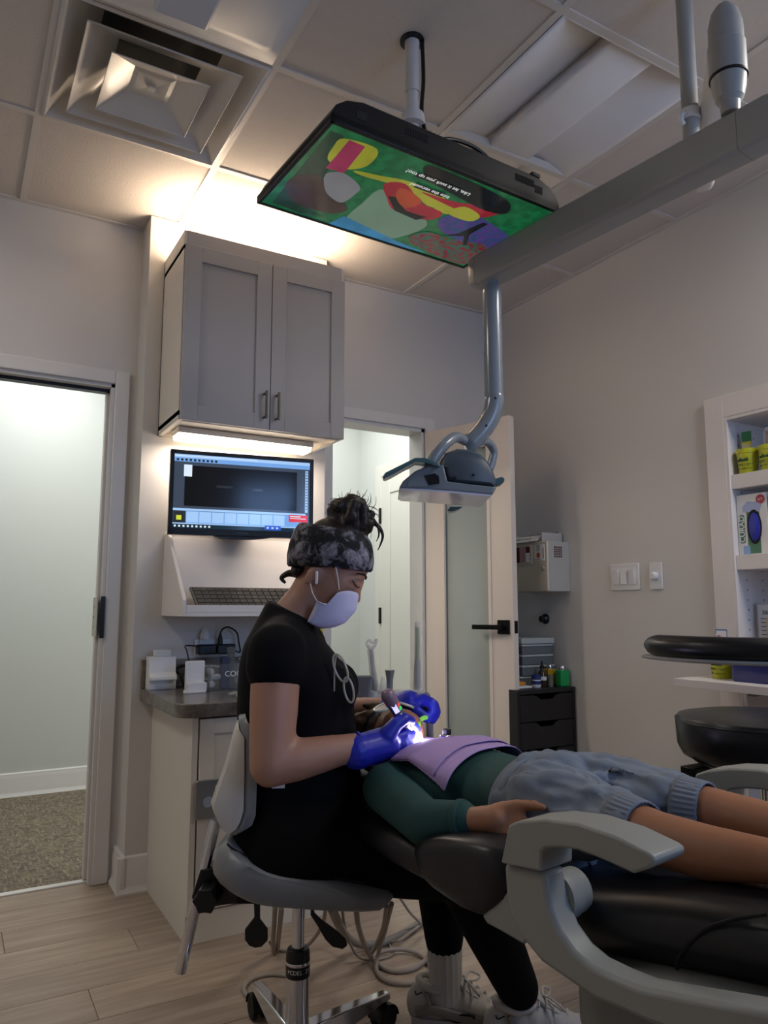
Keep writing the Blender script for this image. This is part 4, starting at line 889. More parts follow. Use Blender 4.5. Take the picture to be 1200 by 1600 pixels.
# glove box + second box
gb_ = thing('glove_box', 'white box of blue exam gloves lettered CURAD on the middle niche shelf', 'glove box', (XR+.05,1.73,S2))
gx = XR+.012; g0,g1,gz1 = 1.668,1.792,S2+.232
obj('carton', MB().box(gx,gx+.075,g0,g1,S2,gz1), 'white_paper', gb_, bevel=.001)
mat('glove_blue','#2730a0',.45,bump=.6,bscale=30); mat('pk_dgreen','#4b7a5e',.5); mat('pk_lblue','#8fb0d8',.5); mat('pk_lilac','#aab3d6',.6)
el_ = [(1.722+.030*math.cos(a),S2+.105+.066*math.sin(a)) for a in [2*math.pi*k/24 for k in range(24)]]
obj('green_panel', MB().box(gx-.0006,gx,1.70,1.752,S2+.004,S2+.20), 'pk_dgreen', gb_); obj('blue_panel', MB().box(gx-.0008,gx,1.745,1.772,S2+.002,S2+.035), 'pk_lblue', gb_)
obj('hand_print', MB().prism([(1.765,S2+.165),(1.70,S2+.16),(1.688,S2+.185),(1.70,S2+.196),(1.745,S2+.205),(1.768,S2+.185)],gx-.0012,gx-.0008,YZ()), 'pk_lilac', gb_)
op = obj('opening', MB().prism(el_,gx-.0016,gx-.0012,YZ()), 'black_matte', gb_)
gl = MB(); gl.ell((gx+.004,1.722,S2+.105),(.012,.028,.063)); obj('gloves', gl, 'glove_blue', gb_)
obj('logo_band', MB().prism(rrect(1.762,1.784,S2+.045,S2+.155,.008),gx-.0008,gx,YZ()), 'pk_dgreen', gb_)
text('lettering','CURAD', Matrix.Translation((gx-.0012,1.773,S2+.10)) @ Matrix(((0,0,-1,0),(0,1,0,0),(1,0,0,0),(0,0,0,1))), .03, 'white_paper', gb_, .0002, bold=.0006)
obj('size_dot', MB().lathe([(.018,0),(.018,.001)],Rm(gx,1.692,S2+.208),20), 'pk_red', gb_)
text('lettering','S', Matrix.Translation((gx-.0016,1.692,S2+.208)) @ Matrix(((0,0,-1,0),(0,1,0,0),(1,0,0,0),(0,0,0,1))), .026,'white_paper',gb_,.0002)
gb_.location.y += .016
mat('box_tan','#a98d62',.6)
bt2 = thing('carton', 'tan printed carton next to the glove box on the middle niche shelf', 'box', (XR+.05,1.61,S2))
obj('body', MB().box(XR+.014,XR+.085,1.56,1.658,S2,S2+.215), 'box_tan', bt2, bevel=.001)
obj('print_band', MB().box(XR+.0134,XR+.014,1.565,1.653,S2+.15,S2+.165), 'ink', bt2)
bt2.location.y += .02
# ledge in front of the niche
lg = thing('ledge', 'white wall ledge on a folding bracket below the niche', 'shelf', (2.45,1.4,.79))
obj('board', MB().box(2.30,XR-.018,.72,1.877,.790,.818), 'niche_white', lg, bevel=.0015)
mat('olive_metal','#6a6f62',.4,metal=.3)
obj('bracket', MB().box(2.585,2.597,1.60,1.625,.52,.79).obox((2.48,1.6125,.70),(.012,.022,.30),Matrix.Rotation(math.radians(50),3,'Y')).box(2.36,2.597,1.60,1.625,.776,.789), 'olive_metal', lg)
cup(2.45,1.782,.818,'yellow cup standing on the wall ledge','blue'); packet(2.455,1.782,.824,'red and blue toothbrush packet in the cup on the ledge','blue',-H+.2)
mat('bin_blue','#16206b',.25,coat=.5)
tag(obj('blue_bin', MB().loft([[(2.46+a*s,1.595+b2*s,z_) for a,b2 in rrect(-.085,.085,-.11,.11,.02)] for z_,s in ((.818,.94),(.824,.97),(.93,1.0),(.934,1.0),(.93,.97),(.828,.93))]), 'bin_blue'), 'glossy dark blue plastic bin on the wall ledge', 'bin')
# framed notice
mat('frame_silver','#aeb1b6',.3,metal=.7); mat('notice','#cfd0d2',.6); mat('tan_paper','#bba98a',.7)
nt_ = thing('notice', 'framed printed notice headed Silver Diamine leaning in the niche above the ledge', 'notice', (XR+.075,1.62,.83))
NX = XR+.075
obj('frame', MB().box(NX,NX+.008,1.49,1.725,.835,1.09), 'frame_silver', nt_, bevel=.001); obj('sheet', MB().box(NX-.0008,NX,1.497,1.718,.84,1.083), 'notice', nt_)
obj('heading_band', MB().box(NX-.0012,NX-.0006,1.50,1.70,1.045,1.062), 'frame_silver', nt_)
text('print','Silver Diamine', Rm(NX-.0014,1.64,1.0535),.02,'ink',nt_,.0001)
for k in range(9): obj('print_line', MB().box(NX-.0012,NX-.0006,1.51,1.708,1.03-k*.015,1.0325-k*.015), 'ink', nt_)
obj('red_print', MB().box(NX-.0014,NX-.0006,1.69,1.705,.86,.96), 'pk_red', nt_)
nt_.location.y += .07
tag(obj('tan_card', MB().box(NX-.02,NX-.012,1.57,1.745,.8345,1.035), 'tan_paper', bevel=.001), 'tan card in front of the framed notice', 'card')
obj('niche_back_shelf', MB().box(XR-.008,XR+ND-.002,NY0+.0125,NY1-.0125,.79,.834), 'niche_white', nc)
# ---------------------------------------------------------------- assistant stool
mat('vinyl_black', '#0d0d10', .34, var=.1, bump=.08, bscale=250)
SC = Vector((1.849,1.24,0)); Ts = Matrix.Translation(SC)
st_ = thing('assistant_stool', 'tall stool with thick round black seat and curved padded arm by the ledge', 'stool', tuple(SC))
sz = .795
obj('seat', MB(Ts).lathe([(0,sz-.12),(.165,sz-.12),(.195,sz-.105),(.207,sz-.08),(.21,sz-.02),(.203,sz-.006),(.17,sz),(.08,sz+.003),(0,sz+.003)],None,48), 'vinyl_black', st_, ang=50)
obj('seat_piping', MB(Ts).tube([(.2085*math.cos(a),.2085*math.sin(a),sz-.016) for a in [2*math.pi*k/48 for k in range(48)]],.003,8,closed=True), 'vinyl_black', st_)
obj('seat_pan', MB(Ts).lathe([(0,sz-.145),(.12,sz-.142),(.17,sz-.1205),(0,sz-.1205)],None,40), 'arm_grey', st_)
a0_ = math.radians(180+30)
obj('tilt_knob', MB(Ts).lathe([(.0,0),(.024,0),(.026,.006),(.024,.016),(0,.018)],Matrix.Translation((-.150,.09,sz-.172)),18), 'chrome', st_)
obj('tilt_bracket', MB(Ts).box(-.18,-.09,.07,.115,sz-.152,sz-.130), 'black_metal', st_, bevel=.003)
obj('gas_lift', MB(Ts).cyl((0,0,.30),(0,0,sz-.14),.014).cyl((0,0,.09),(0,0,.33),.025), 'chrome', st_)
for k in range(5):
    a = math.radians(20+72*k); d = Vector((math.cos(a),math.sin(a),0))
    lg_ = obj('base_leg', MB(Ts).tube([d*.02+Vector((0,0,.10)),d*.28+Vector((0,0,.075))],[.022,.014],10), 'chrome', st_)
    obj('caster', MB(Ts).cyl(d*.28+Vector((-d.y,d.x,0))*.018+Vector((0,0,.028)),d*.28-Vector((-d.y,d.x,0))*.018+Vector((0,0,.028)),.028,seg=18), 'black_plastic', lg_)
obj('foot_ring', MB(Ts).tube([(.19*math.cos(a),.19*math.sin(a),.26) for a in [2*math.pi*k/40 for k in range(40)]],.009,8,closed=True), 'chrome', st_)
ca = [math.radians(d) for d in range(150,300,6)]
zb = .975
armp = [(.285*math.cos(a),.285*math.sin(a),zb) for a in ca]
obj('arm_pad', MB(Ts).tube(armp,[.012,.022]+[.027]*(len(ca)-4)+[.022,.012],16,flat=1.05), 'vinyl_black', st_, ang=60)
obj('arm_plate', MB(Ts).tube([(x,y_,zb-.030) for x,y_,_ in armp],.02,12,flat=.32), 'arm_grey', st_, ang=60)
obj('arm_bracket', MB(Ts).tube(spline([(0,-.05,sz-.13),(.12,-.18,sz-.12),(.20,-.24,sz-.05),(.19,-.21,zb-.035)],6),.013,10), 'chrome', st_)
# ================================================================ patient chair (frame: x' towards the far side, y' towards the head end)
TP = frame((1.09,1.03,0), math.radians(9.2))
mat('vinyl_char', '#1b1b1e', .36, var=.08, bump=.06, bscale=300)
mat('chair_grey', '#8d8e88', .42, var=.01)
mat('chair_grey2', '#6f706c', .45, var=.01)
pc = thing('dental_chair', 'reclined dental chair with black cushions and curved grey armrests', 'dental chair', (1.09,1.03,0), math.radians(9.2))
c7b = lambda x,y: (760+x/2.727, 1140+y/2.727)
c6b = lambda x,y: (560+x/3, 1280+y/3)
def lerp_tab(tab, y):
    for (a,va),(b,vb) in zip(tab,tab[1:]):
        if (a-y)*(b-y) <= 0:
            t = (y-a)/(b-a); return [p+(q-p)*t for p,q in zip(va,vb)]
    return tab[0][1] if abs(y-tab[0][0]) < abs(y-tab[-1][0]) else tab[-1][1]
def pad(name, tab, ys, par, m='vinyl_char', r=.045):
    rings=[]
    for i,y in enumerate(ys):
        hw_,zt,zb = lerp_tab(tab, y); rr = min(r,(zt-zb)/2-.002,hw_-.002)
        e = min(i,len(ys)-1-i); sc = (.55,.85,1)[min(e,2)]
        zc_ = (zt+zb)/2
        rings.append([Vector((a*(1 if sc==1 else .9+.1*sc), y, zc_+(b-zc_)*sc)) for a,b in rrect(-hw_,hw_,zb,zt,rr,6)])
    return obj(name, MB(TP).loft(rings), m, par, ang=55)
seat_t = [(.10,(.21,.60,.50)),(.0,(.22,.612,.515)),(-.09,(.225,.632,.535)),(-.25,(.23,.668,.565)),(-.4,(.23,.686,.59)),(-.8,(.21,.695,.61)),(-.95,(.19,.70,.62))]
sp_ = pad('seat_cushion', seat_t, [.085,.08,.06,0,-.05,-.1,-.18,-.26,-.34,-.45,-.6,-.75,-.88,-.93,-.945,-.95], pc)
def q7(x,y,xx): return lat(*c7b(x,y),TP,0,xx)
sm = [q7(812,1020,-.2285),q7(818,980,-.2305),q7(850,930,-.2312),q7(930,855,-.2315),q7(1050,810,-.231),q7(1200,785,-.2305)]
obj('seat_seam', MB(TP).tube(spline(sm,6),.0028,8), 'black_matte', sp_)
back_t = [(.64,(.12,.628,.575)),(.55,(.19,.620,.56)),(.45,(.215,.612,.55)),(.3,(.215,.606,.535)),(.1,(.20,.60,.52))]
bp_ = pad('back_cushion', back_t, [.645,.64,.62,.58,.5,.42,.35,.28,.2,.14,.12,.115], pc)
pad('headrest', [(.83,(.10,.66,.60)),(.66,(.11,.652,.59))], [.83,.825,.81,.77,.72,.68,.67,.665], pc)
# side bolsters of the back cushion
bol = [(245,150),(255,112),(285,90),(340,80),(410,78),(480,85),(560,100),(620,120),(680,160),(690,250),(690,385),(640,425),(570,462),(480,425),(400,372),(340,330),(290,280),(262,225)]
def bolster(sgn):
    pts = [lat(*c6b(*q),TP,0,-.265) for q in bol]; c = sum(pts,Vector())/len(pts)
    prof = [(-.275,.55),(-.272,.80),(-.262,.94),(-.245,1.0),(-.21,1.0),(-.17,.97),(-.12,.9)]
    return obj('bolster', MB(TP).loft([[Vector((sgn*-x, c.y+(p.y-c.y)*s, c.z+(p.z-c.z)*s)) for p in pts] for x,s in prof]), 'vinyl_char', bp_, ang=60)
bolster(-1); bolster(1)
# arms
pad_o = [(105,403),(150,386),(260,378),(400,396),(560,450),(700,520),(728,540),(731,568),(700,590),(636,610),(560,575),(480,540),(400,510),(330,500),(262,502),(246,515),(245,604),(72,566)]
sup_o = [(72,569),(246,607),(256,680),(272,765),(310,860),(370,945),(440,1005),(540,1055),(650,1100),(900,1148),(1330,1225),(1330,1430),(900,1330),(700,1260),(600,1215),(505,1172),(470,1160),(330,1062),(230,992),(150,892),(105,800),(80,700)]
def arm(sgn):
    P1 = [q7(x,y,-.315) for x,y in pad_o]; P2 = [q7(x,y,-.312) for x,y in sup_o]
    M = lambda p,x: Vector((x if sgn < 0 else -x, p.y, p.z))
    a = obj('arm_support', MB(TP).loft([[M(p,x) for p in P2] for x in (-.312,-.262)]), 'chair_grey', pc, bevel=.008)
    t_ = obj('armrest', MB(TP).loft([[M(p,x) for p in P1] for x in (-.322,-.245)]), 'chair_grey', pc, bevel=.010)
    k0 = q7(285,715,-.27); obj('hinge_knob', MB(TP).lathe([(.03,0),(.037,.002),(.037,.028),(.034,.034),(.034,.052),(.028,.056),(0,.056)],Matrix(((0,0,1 if sgn<0 else -1,-.268 if sgn<0 else .268),(1,0,0,k0.y),(0,1,0,k0.z),(0,0,0,1))),28), 'chair_grey', a)
    B = [q7(x,y,-.262) for x,y in ((-20,790),(40,745),(90,690),(150,720),(190,850),(160,918),(60,860),(0,828))]
    obj('hinge_cover', MB(TP).loft([[M(p,x) for p in B] for x in (-.262,-.232)]), 'chair_grey', pc, bevel=.004)
arm(-1); arm(1)
# shell, lift and base
sh_t = [(-.05,(.20,.52,.40)),(-.12,(.255,.545,.40)),(-.25,(.265,.572,.42)),(-.45,(.265,.602,.45)),(-.95,(.2,.62,.54))]
pad('seat_shell', sh_t, [-.05,-.055,-.08,-.15,-.25,-.35,-.5,-.7,-.88,-.92,-.93], pc, 'chair_grey2', .03)
obj('lift_arm', MB(TP).loft([[Vector((a,b,z)) for a,b in rrect(-.13,.13,y0,y1,.04)] for z,y0,y1 in ((.05,-.62,-.15),(.25,-.60,-.18),(.45,-.55,-.12))]), 'chair_grey2', pc)
obj('base_plate', MB(TP).prism(rrect(-.24,.26,-.85,.12,.08),0,.045), 'chair_grey2', pc, bevel=.012)
# ================================================================ operator stool and the woman on it (frame: x forward, y away from camera, z up)
TW = frame((.76,1.72,0), -YAW)
w4 = lambda x,y: (260+x/3.158, 1100+y/3.158)
mat('vinyl_grey', '#787a7c', .38, var=.04, bump=.05, bscale=300); mat('shell_white','#c6c2ba',.3,coat=.3,var=.01); mat('cushion_grey','#7c7e80',.4,var=.03)
os_ = thing('operator_stool', 'grey vinyl saddle stool with a white-shelled backrest and chrome column', 'stool', (.76,1.72,0), -YAW)
def wl(q, y): return lat(*w4(*q), TW, 1, y)
so = [(212,800),(216,750),(235,700),(290,652),(325,660),(400,708),(480,740),(560,760),(680,780),(800,802),(1000,850),(1130,902),(1147,935),(1135,965),(1095,992),(1000,1000),(850,995),(700,985),(560,975),(450,960),(370,935),(300,900),(245,860)]
pts = [wl(q,-.12) for q in so]; c = sum(pts,Vector())/len(pts)
rings=[]
for y in (-.205,-.20,-.185,-.15,-.10,-.04,.04,.10,.15,.185,.20,.205):
    s = max(.25,(1-(abs(y)/.212)**4)**.5); s = .35+.65*s
    dip = .012*(1-(y/.2)**2)
    rings.append([Vector((c.x+(p.x-c.x)*s, y, c.z+(p.z-c.z)*(s if abs(y)>.15 else 1)-(dip if p.z>c.z else 0))) for p in pts])
obj('seat', MB(TW).loft(rings), 'vinyl_grey', os_, ang=60)
obj('seat_seam', MB(TW).tube(spline([wl(q,-.168) for q in ((300,690),(330,715),(430,765),(600,810),(800,850),(980,885))],5),.0022,6), 'black_matte', os_)
obj('seat_plate', MB(TW).box(-.13,.10,-.09,.09,c.z-.068,c.z-.052), 'black_metal', os_)
def prof_loft(name, outl, yref, prof, m, par, **k):
    P = [wl(q,yref) for q in outl]; cc = sum(P,Vector())/len(P)
    return obj(name, MB(TW).loft([[Vector((cc.x+(p.x-cc.x)*sx+dx, y, cc.z+(p.z-cc.z)*sz_)) for p in P] for y,sx,sz_,dx in prof]), m, par, **k)
cush = [(352,62),(385,50),(405,90),(412,200),(408,400),(400,560),(375,620),(320,648),(296,642),(325,595),(345,530),(352,300)]
shl = [(338,100),(350,92),(352,300),(346,530),(322,600),(296,642),(262,618),(222,525),(214,488),(245,400),(285,290),(315,180)]
cp_f = [(-.17,.7,.80,.03),(-.16,.9,.93,.012),(-.12,1,1,0),(.0,1,1,-.012),(.12,1,1,0),(.16,.9,.93,.012),(.17,.7,.80,.03)]
bk = prof_loft('back_cushion', cush, -.13, cp_f, 'cushion_grey', os_, ang=60)
prof_loft('back_shell', shl, -.13, cp_f, 'shell_white', os_, ang=45)
r0,r1 = wl((245,570),-.02), wl((68,1322),-.02)
obj('back_rod', MB(TW).tube([r0,r1],.0135,14), 'chrome', os_)
obj('rod_bracket', MB(TW).loft([[Vector((p.x,y,p.z)) for p in [wl(q,-.04) for q in ((165,820),(215,815),(300,900),(450,960),(450,985),(300,995),(150,1020),(120,960))]] for y in (-.035,.035)]), 'black_plastic', os_, bevel=.003)
kc = wl((200,960),-.07)
st_pts = [(kc.x+(.030 if k%2==0 else .024)*math.cos(2*math.pi*k/12), kc.z+(.030 if k%2==0 else .024)*math.sin(2*math.pi*k/12)) for k in range(12)]
obj('tension_knob', MB(TW).prism(st_pts,-.09,-.036,XZ()), 'black_plastic', os_, bevel=.003)
lv = [wl(q,-.10) for q in ((432,965),(462,970),(462,1060),(500,1110),(500,1165),(470,1195),(440,1200),(410,1190),(388,1160),(388,1110),(435,1050))]
obj('lever', MB(TW).loft([[Vector((p.x,y,p.z)) for p in lv] for y in (-.105,-.095)]), 'black_plastic', os_, bevel=.002)
lv = [wl(q,-.06) for q in ((712,985),(728,985),(730,1030),(760,1060),(850,1125),(885,1160),(893,1190),(870,1207),(820,1195),(785,1160),(745,1090),(712,1040))]
obj('lever', MB(TW).loft([[Vector((p.x,y,p.z)) for p in lv] for y in (-.065,-.055)]), 'black_plastic', os_, bevel=.002)
obj('gas_lift', MB(TW).cyl((0,0,.22),(0,0,.40),.0155,seg=24), 'chrome', os_)
obj('column', MB(TW).cyl((0,0,.05),(0,0,.225),.0275,seg=28), 'chrome', os_)
cl_ = obj('collar', MB(TW).lathe([(.016,.282),(.025,.28),(.028,.272),(.028,.26),(.0285,.258),(.0285,.222),(.028,.22)],None,28), 'black_plastic', os_)
obj('collar_ring', MB(TW).lathe([(.0288,.254),(.0292,.253),(.0292,.248),(.0288,.247)],None,28), 'chrome', cl_)
for i,ch in enumerate('MODEL 2Y'):
    a = -math.pi/2-.62+i*.25; r=.0288
    text('print',ch,TW @ Matrix(((-math.sin(a),0,math.cos(a),r*math.cos(a)),(math.cos(a),0,math.sin(a),r*math.sin(a)),(0,1,0,.236),(0,0,0,1))),.0125,'white_plastic',cl_,.0002)
CB = [(.773,2.005),(1.03,1.80)]
v0 = TW.inverted() @ Vector((.773,2.005,0)); ang0 = math.atan2(v0.y,v0.x)
for k in range(5):
    a = ang0-k*math.radians(72); d = Vector((math.cos(a),math.sin(a),0)); n = Vector((-d.y,d.x,0)); up_ = Vector((0,0,1)); Rr = .285
    rr = [[d*x+n*wd+up_*z for wd,z in ((-w_,zb),(w_,zb),(w_*.7,zt),(-w_*.7,zt))] for x,w_,zb,zt in ((.02,.028,.045,.105),(.12,.024,.055,.10),(.24,.02,.068,.09),(Rr+.012,.017,.072,.086))]
    leg_ = obj('base_leg', MB(TW).loft(rr), 'chrome', os_, bevel=.003)
    cc = d*Rr+up_*.030
    cst = obj('caster', MB(TW).cyl(cc-n*.021,cc-n*.006,.030,seg=22).cyl(cc+n*.006,cc+n*.021,.030,seg=22).cyl(cc-n*.006,cc+n*.006,.012,seg=12), 'black_matte', leg_, bevel=.003)
    obj('caster_hood', MB(TW).loft([[cc+n*yy+d*(r_*math.cos(t))+up_*(r_*math.sin(t)) for r_,t in [(.034,math.pi*k2/10) for k2 in range(11)]+[(.031,math.pi*(10-k2)/10) for k2 in range(11)]] for yy in (-.023,.023)]).cyl(cc+up_*.03,cc+up_*.05,.008,seg=10), 'black_plastic', leg_)
# ---------------------------------------------------------------- woman
mat('skin', '#a97d68', .5, var=.05, vscale=14, bump=.05, bscale=180); mat('tee_black','#0c0b0e',.9,var=.15,vscale=10,bump=.3,bscale=14,spec=.2); mat('pants_black','#060608',.9,var=.1,bump=.2,bscale=12,spec=.2)
mat('hair_dark','#1d120d',.5,var=.3,vscale=60,bump=.8,bscale=120); mat('mask_white','#c9c8e0',.7,var=.02,bump=.1); mat('sock_white','#b9b5b0',.8,bump=.3,bscale=60)
mat('glove_latex','#2028a6',.42,var=.08,vscale=20,bump=.35,bscale=45)
V = Vector
HT = TW @ Matrix.Translation((.074,0,1.168)) @ Matrix.Rotation(math.radians(30),4,'Y')       # head frame, pitched forward
Hd = lambda x,y,z: TW.inverted() @ (HT @ V((x,y,z)))
Rh = Matrix.Rotation(math.radians(30),3,'Y')
torso = [(.47,-.01,.155,.19),(.52,-.005,.15,.19),(.58,.0,.14,.182),(.66,.005,.138,.16),(.74,.0,.134,.148),(.82,-.012,.137,.15),(.88,-.012,.136,.158),(.94,-.026,.118,.168),(.985,-.04,.093,.165),(1.02,-.046,.070,.125),(1.05,-.045,.052,.08)]
def trings(off, n=28, tab=torso):
    out=[]
    for z,fc,a,b in tab:
        r_=[]
        for k in range(n):
            t = 2*math.pi*k/n; ct,st2 = math.cos(t),math.sin(t)
            r_.append(V((fc+(a+off)*math.copysign(abs(ct)**.8,ct), (b+off)*math.copysign(abs(st2)**.85,st2), z-(ct*(.030 if z>1.06 else .018) if z > 1.04 and off>0 else 0))))
        out.append(r_)
    return out
ShR,ElR,WrR = V((-.04,-.158,.972)),V((-.042,-.205,.735)),V((.150,-.135,.764))
ShL,ElL,WrL = V((-.02,.158,.972)),V((.03,.24,.77)),V((.195,.16,.806))
HipR,KnR,AnR = V((-.02,-.095,.55)),V((.385,-.05,.475)),V((.545,.105,.115))
HipL,KnL,AnL = V((-.02,.095,.55)),V((.345,.15,.47)),V((.362,.20,.125))
b = MB(TW).loft(trings(-.012))
# neck and head
b.chain([V((-.04,0,1.02)),V((.01,0,1.095)),Hd(-.02,0,-.05)],[.060,.050,.050])
b.ell(Hd(-.012,0,.035),(.094,.074,.088),Rh,20); b.ell(Hd(.015,0,-.02),(.075,.066,.085),Rh,20); b.ell(Hd(.036,0,-.082),(.042,.05,.045),Rh,16)
b.ell(Hd(.054,0,-.015),(.024,.045,.05),Rh,14)
b.cap(Hd(.070,0,.004),Hd(.090,0,-.036),.008,.012); b.cap(Hd(.066,0,-.066),Hd(.064,0,-.09),.02,.018)
for s in (-1,1):
    b.ell(Hd(.066,s*.032,.004),(.013,.017,.012),Rh,12)
    b.ell(Hd(-.030,s*.069,-.040),(.018,.010,.030),Rh,12)
b.chain([ShR,ShR.lerp(ElR,.5),ElR],[.056,.0545,.047]); b.chain([ElR,ElR.lerp(WrR,.3),ElR.lerp(WrR,.6),ElR.lerp(WrR,.97)],[.046,.046,.039,.029])
b.chain([ShL,ElL],[.056,.05]); b.chain([ElL,ElL.lerp(WrL,.35),WrL],[.05,.047,.031])
b.chain([WrR,WrR+V((.05,.03,-.004))],[.024,.02]); b.chain([WrL,WrL+V((.05,-.01,.004))],[.022,.02])
for h_,k_,a_ in ((HipR,KnR,AnR),(HipL,KnL,AnL)): b.chain([h_,k_,a_],[.085,.058,.036])
wom = tag(obj('person', remesh(b,.007,6), 'skin', ang=180), 'woman in black tee, patterned headband, mask and blue gloves, seated and leaning over', 'person')
WMW = wom
# t-shirt
s_ = MB(TW).loft(trings(.004, tab=torso[1:-1]+[(1.045,-.036,.060,.088),(1.064,-.026,.056,.062)]))
s_.chain([V((-.042,-.045,1.025)),V((-.040,-.15,.985))],[.042,.055]); s_.chain([V((-.042,.045,1.025)),V((-.040,.15,.985))],[.042,.055])
s_.chain([ShR+V((0,.03,0)),ShR,ShR.lerp(ElR,.14)],[.066,.068,.069]); s_.chain([ShL+V((0,-.03,0)),ShL,ShL.lerp(ElL,.16)],[.066,.068,.067])
s_.ell((.085,-.06,.875),(.055,.06,.062)); s_.ell((.085,.06,.875),(.055,.06,.062))
obj('t_shirt', remesh(s_,.008,7), 'tee_black', wom, ang=180)
# trousers
p_ = MB(TW).loft(trings(.006, tab=torso[:4]))
p_.chain([HipR,HipR.lerp(KnR,.5),KnR,KnR.lerp(AnR,.45),AnR.lerp(KnR,.1)],[.098,.09,.075,.066,.052]); p_.chain([HipL,HipL.lerp(KnL,.5),KnL,KnL.lerp(AnL,.45),AnL.lerp(KnL,.27)],[.098,.088,.072,.062,.05])
obj('trousers', remesh(p_,.009,7), 'pants_black', wom, ang=180)
# badge at the waist
obj('badge', MB(TW).obox((-.03,-.168,.688),(.028,.004,.018),Matrix.Rotation(.1,3,'Z')), 'white_plastic', wom)
# headband
def band_mat():
    m = mat('tie_dye','#202028',.8,bump=.2,bscale=30); nt = m.node_tree; bs = nt.nodes['Principled BSDF']
    tc = nt.nodes.new('ShaderNodeTexCoord'); n1 = nt.nodes.new('ShaderNodeTexNoise'); n1.inputs['Scale'].default_value = 30; n1.inputs['Detail'].default_value = 9; n1.inputs['Roughness'].default_value = .68; n1.inputs['Distortion'].default_value = .5
    nt.links.new(tc.outputs['Object'], n1.inputs['Vector']); rp = nt.nodes.new('ShaderNodeValToRGB'); e = rp.color_ramp.elements; e[0].position=.47; e[0].color=lin('#08080f'); e[1].position=.66; e[1].color=lin('#9d9aa3')
    nt.links.new(n1.outputs['Fac'], rp.inputs[0]); nt.links.new(rp.outputs[0], bs.inputs['Base Color'])
band_mat()
HBf = TW @ Matrix.Translation((.066,0,1.168)) @ Matrix.Rotation(math.radians(4),4,'Y')
hb = MB(HBf)
rows = [(.000,.1015,.076,.0),(.004,.105,.080,.0),(.025,.107,.0835,.0),(.05,.104,.083,.0),(.072,.099,.079,.001),(.088,.091,.072,.001),(.095,.086,.067,.001),(.097,.081,.064,.001)]
rg=[]
for z,a,b2,xc in rows:
    k_ = z/.1
    rg.append([V((xc+a*math.cos(t), b2*math.sin(t), z-.012*math.cos(t)*(1-k_)*0-.010*math.cos(t)*k_+.006*math.sin(3*t+z*40)*.15)) for t in [2*math.pi*k/44 for k in range(44)]])
obj('headband', hb.loft(rg,caps=False), 'tie_dye', wom, solid=.005, ang=180)
# hair : cap above the band, bun, nape and loose strands
h_ = MB(HT)
h_.ell((-.014,0,.060),(.088,.070,.064),None,24); h_.ell((-.072,0,-.045),(.020,.046,.022),None,18)
BC = HT.inverted() @ (TW @ V((.118,0,1.300)))
h_.ell((BC.x-.02,0,BC.z-.045),(.03,.03,.045),None,14)
random.seed(3)
for k in range(26):
    d = V((random.gauss(0,1),random.gauss(0,1),random.gauss(0,1))).normalized(); r_=.042
    q0 = BC+V((d.x*r_*1.2,d.y*r_*1.05,d.z*r_*.95)); ax = d.orthogonal().normalized(); ax.rotate(Matrix.Rotation(random.uniform(0,6.28),3,d))
    h_.cap(q0-ax*.022,q0+ax*.022,.013,.012,8)
h_.ell(BC,(.048,.044,.042),None,14)
hair = obj('hair', remesh(h_,.005,4), 'hair_dark', wom, ang=180)
sr = MB(HT)
for k in range(70):
    d = V((random.gauss(0,1),random.gauss(0,.8),random.gauss(.25,1))).normalized(); q0 = BC+d*.048
    t_ = d.orthogonal().normalized(); t_.rotate(Matrix.Rotation(random.uniform(0,6.28),3,d)); l_ = random.uniform(.012,.034)
    sr.tube(spline([q0,q0+d*l_*.6+t_*l_*.4,q0+d*l_*.8+t_*l_],3),[.0009,.0009,.0008,.0007,.0006,.0005,.0003][:7],4)
for k in range(26):
    x0 = -.085+.12*random.random(); q0 = V((x0,random.uniform(-.05,.05),.118)); d = V((random.uniform(-.6,.6),random.uniform(-.3,.3),1)).normalized(); l_=random.uniform(.008,.022)
    sr.tube([q0,q0+d*l_*.5,q0+d*l_+V((l_*.3,0,0))],[.0008,.0006,.0003],4)
so_ = obj('hair_strands', sr, 'hair_dark', hair); so_['kind'] = 'stuff'
def wtube(pts, r, y=0): return MB(TW).tube(spline([TW.inverted() @ at(px,py,TW,1,y) for px,py in pts],6), r, 8)
obj('hair_lock', wtube([(586,818),(594,826),(598,838),(594,852),(590,860)],[.006-.0052*k/24 for k in range(25)],.0), 'hair_dark', hair)
obj('hair_lock', wtube([(580,808),(590,822),(592,836),(588,846)],[.005-.0042*k/18 for k in range(19)],-.01), 'hair_dark', hair)
obj('hair_lock', wtube([(462,896),(450,896),(440,903),(446,911)],[.011-.008*k/18 for k in range(19)],.0), 'hair_dark', hair)
obj('hair_lock', wtube([(522,800),(517,792),(524,784),(540,780)],[.009-.003*k/18 for k in range(19)],-.005), 'hair_dark', hair)
# face details
lash = MB(HT).tube(spline([(.081,-.016,-.003),(.080,-.03,-.008),(.0755,-.042,-.009),(.068,-.052,-.006),(.059,-.058,-.001)],5),[.0006]+[.0017]*18+[.0009,.0006],6)
obj('eyelashes', lash, 'hair_dark', wom)
obj('eyebrow', MB(HT).tube(spline([(.084,-.014,.018),(.083,-.028,.023),(.078,-.042,.025),(.068,-.054,.022),(.058,-.061,.016)],5),[.0012]+[.0028]*14+[.0022]*3+[.0016,.001,.0006],6), 'hair_dark', wom)
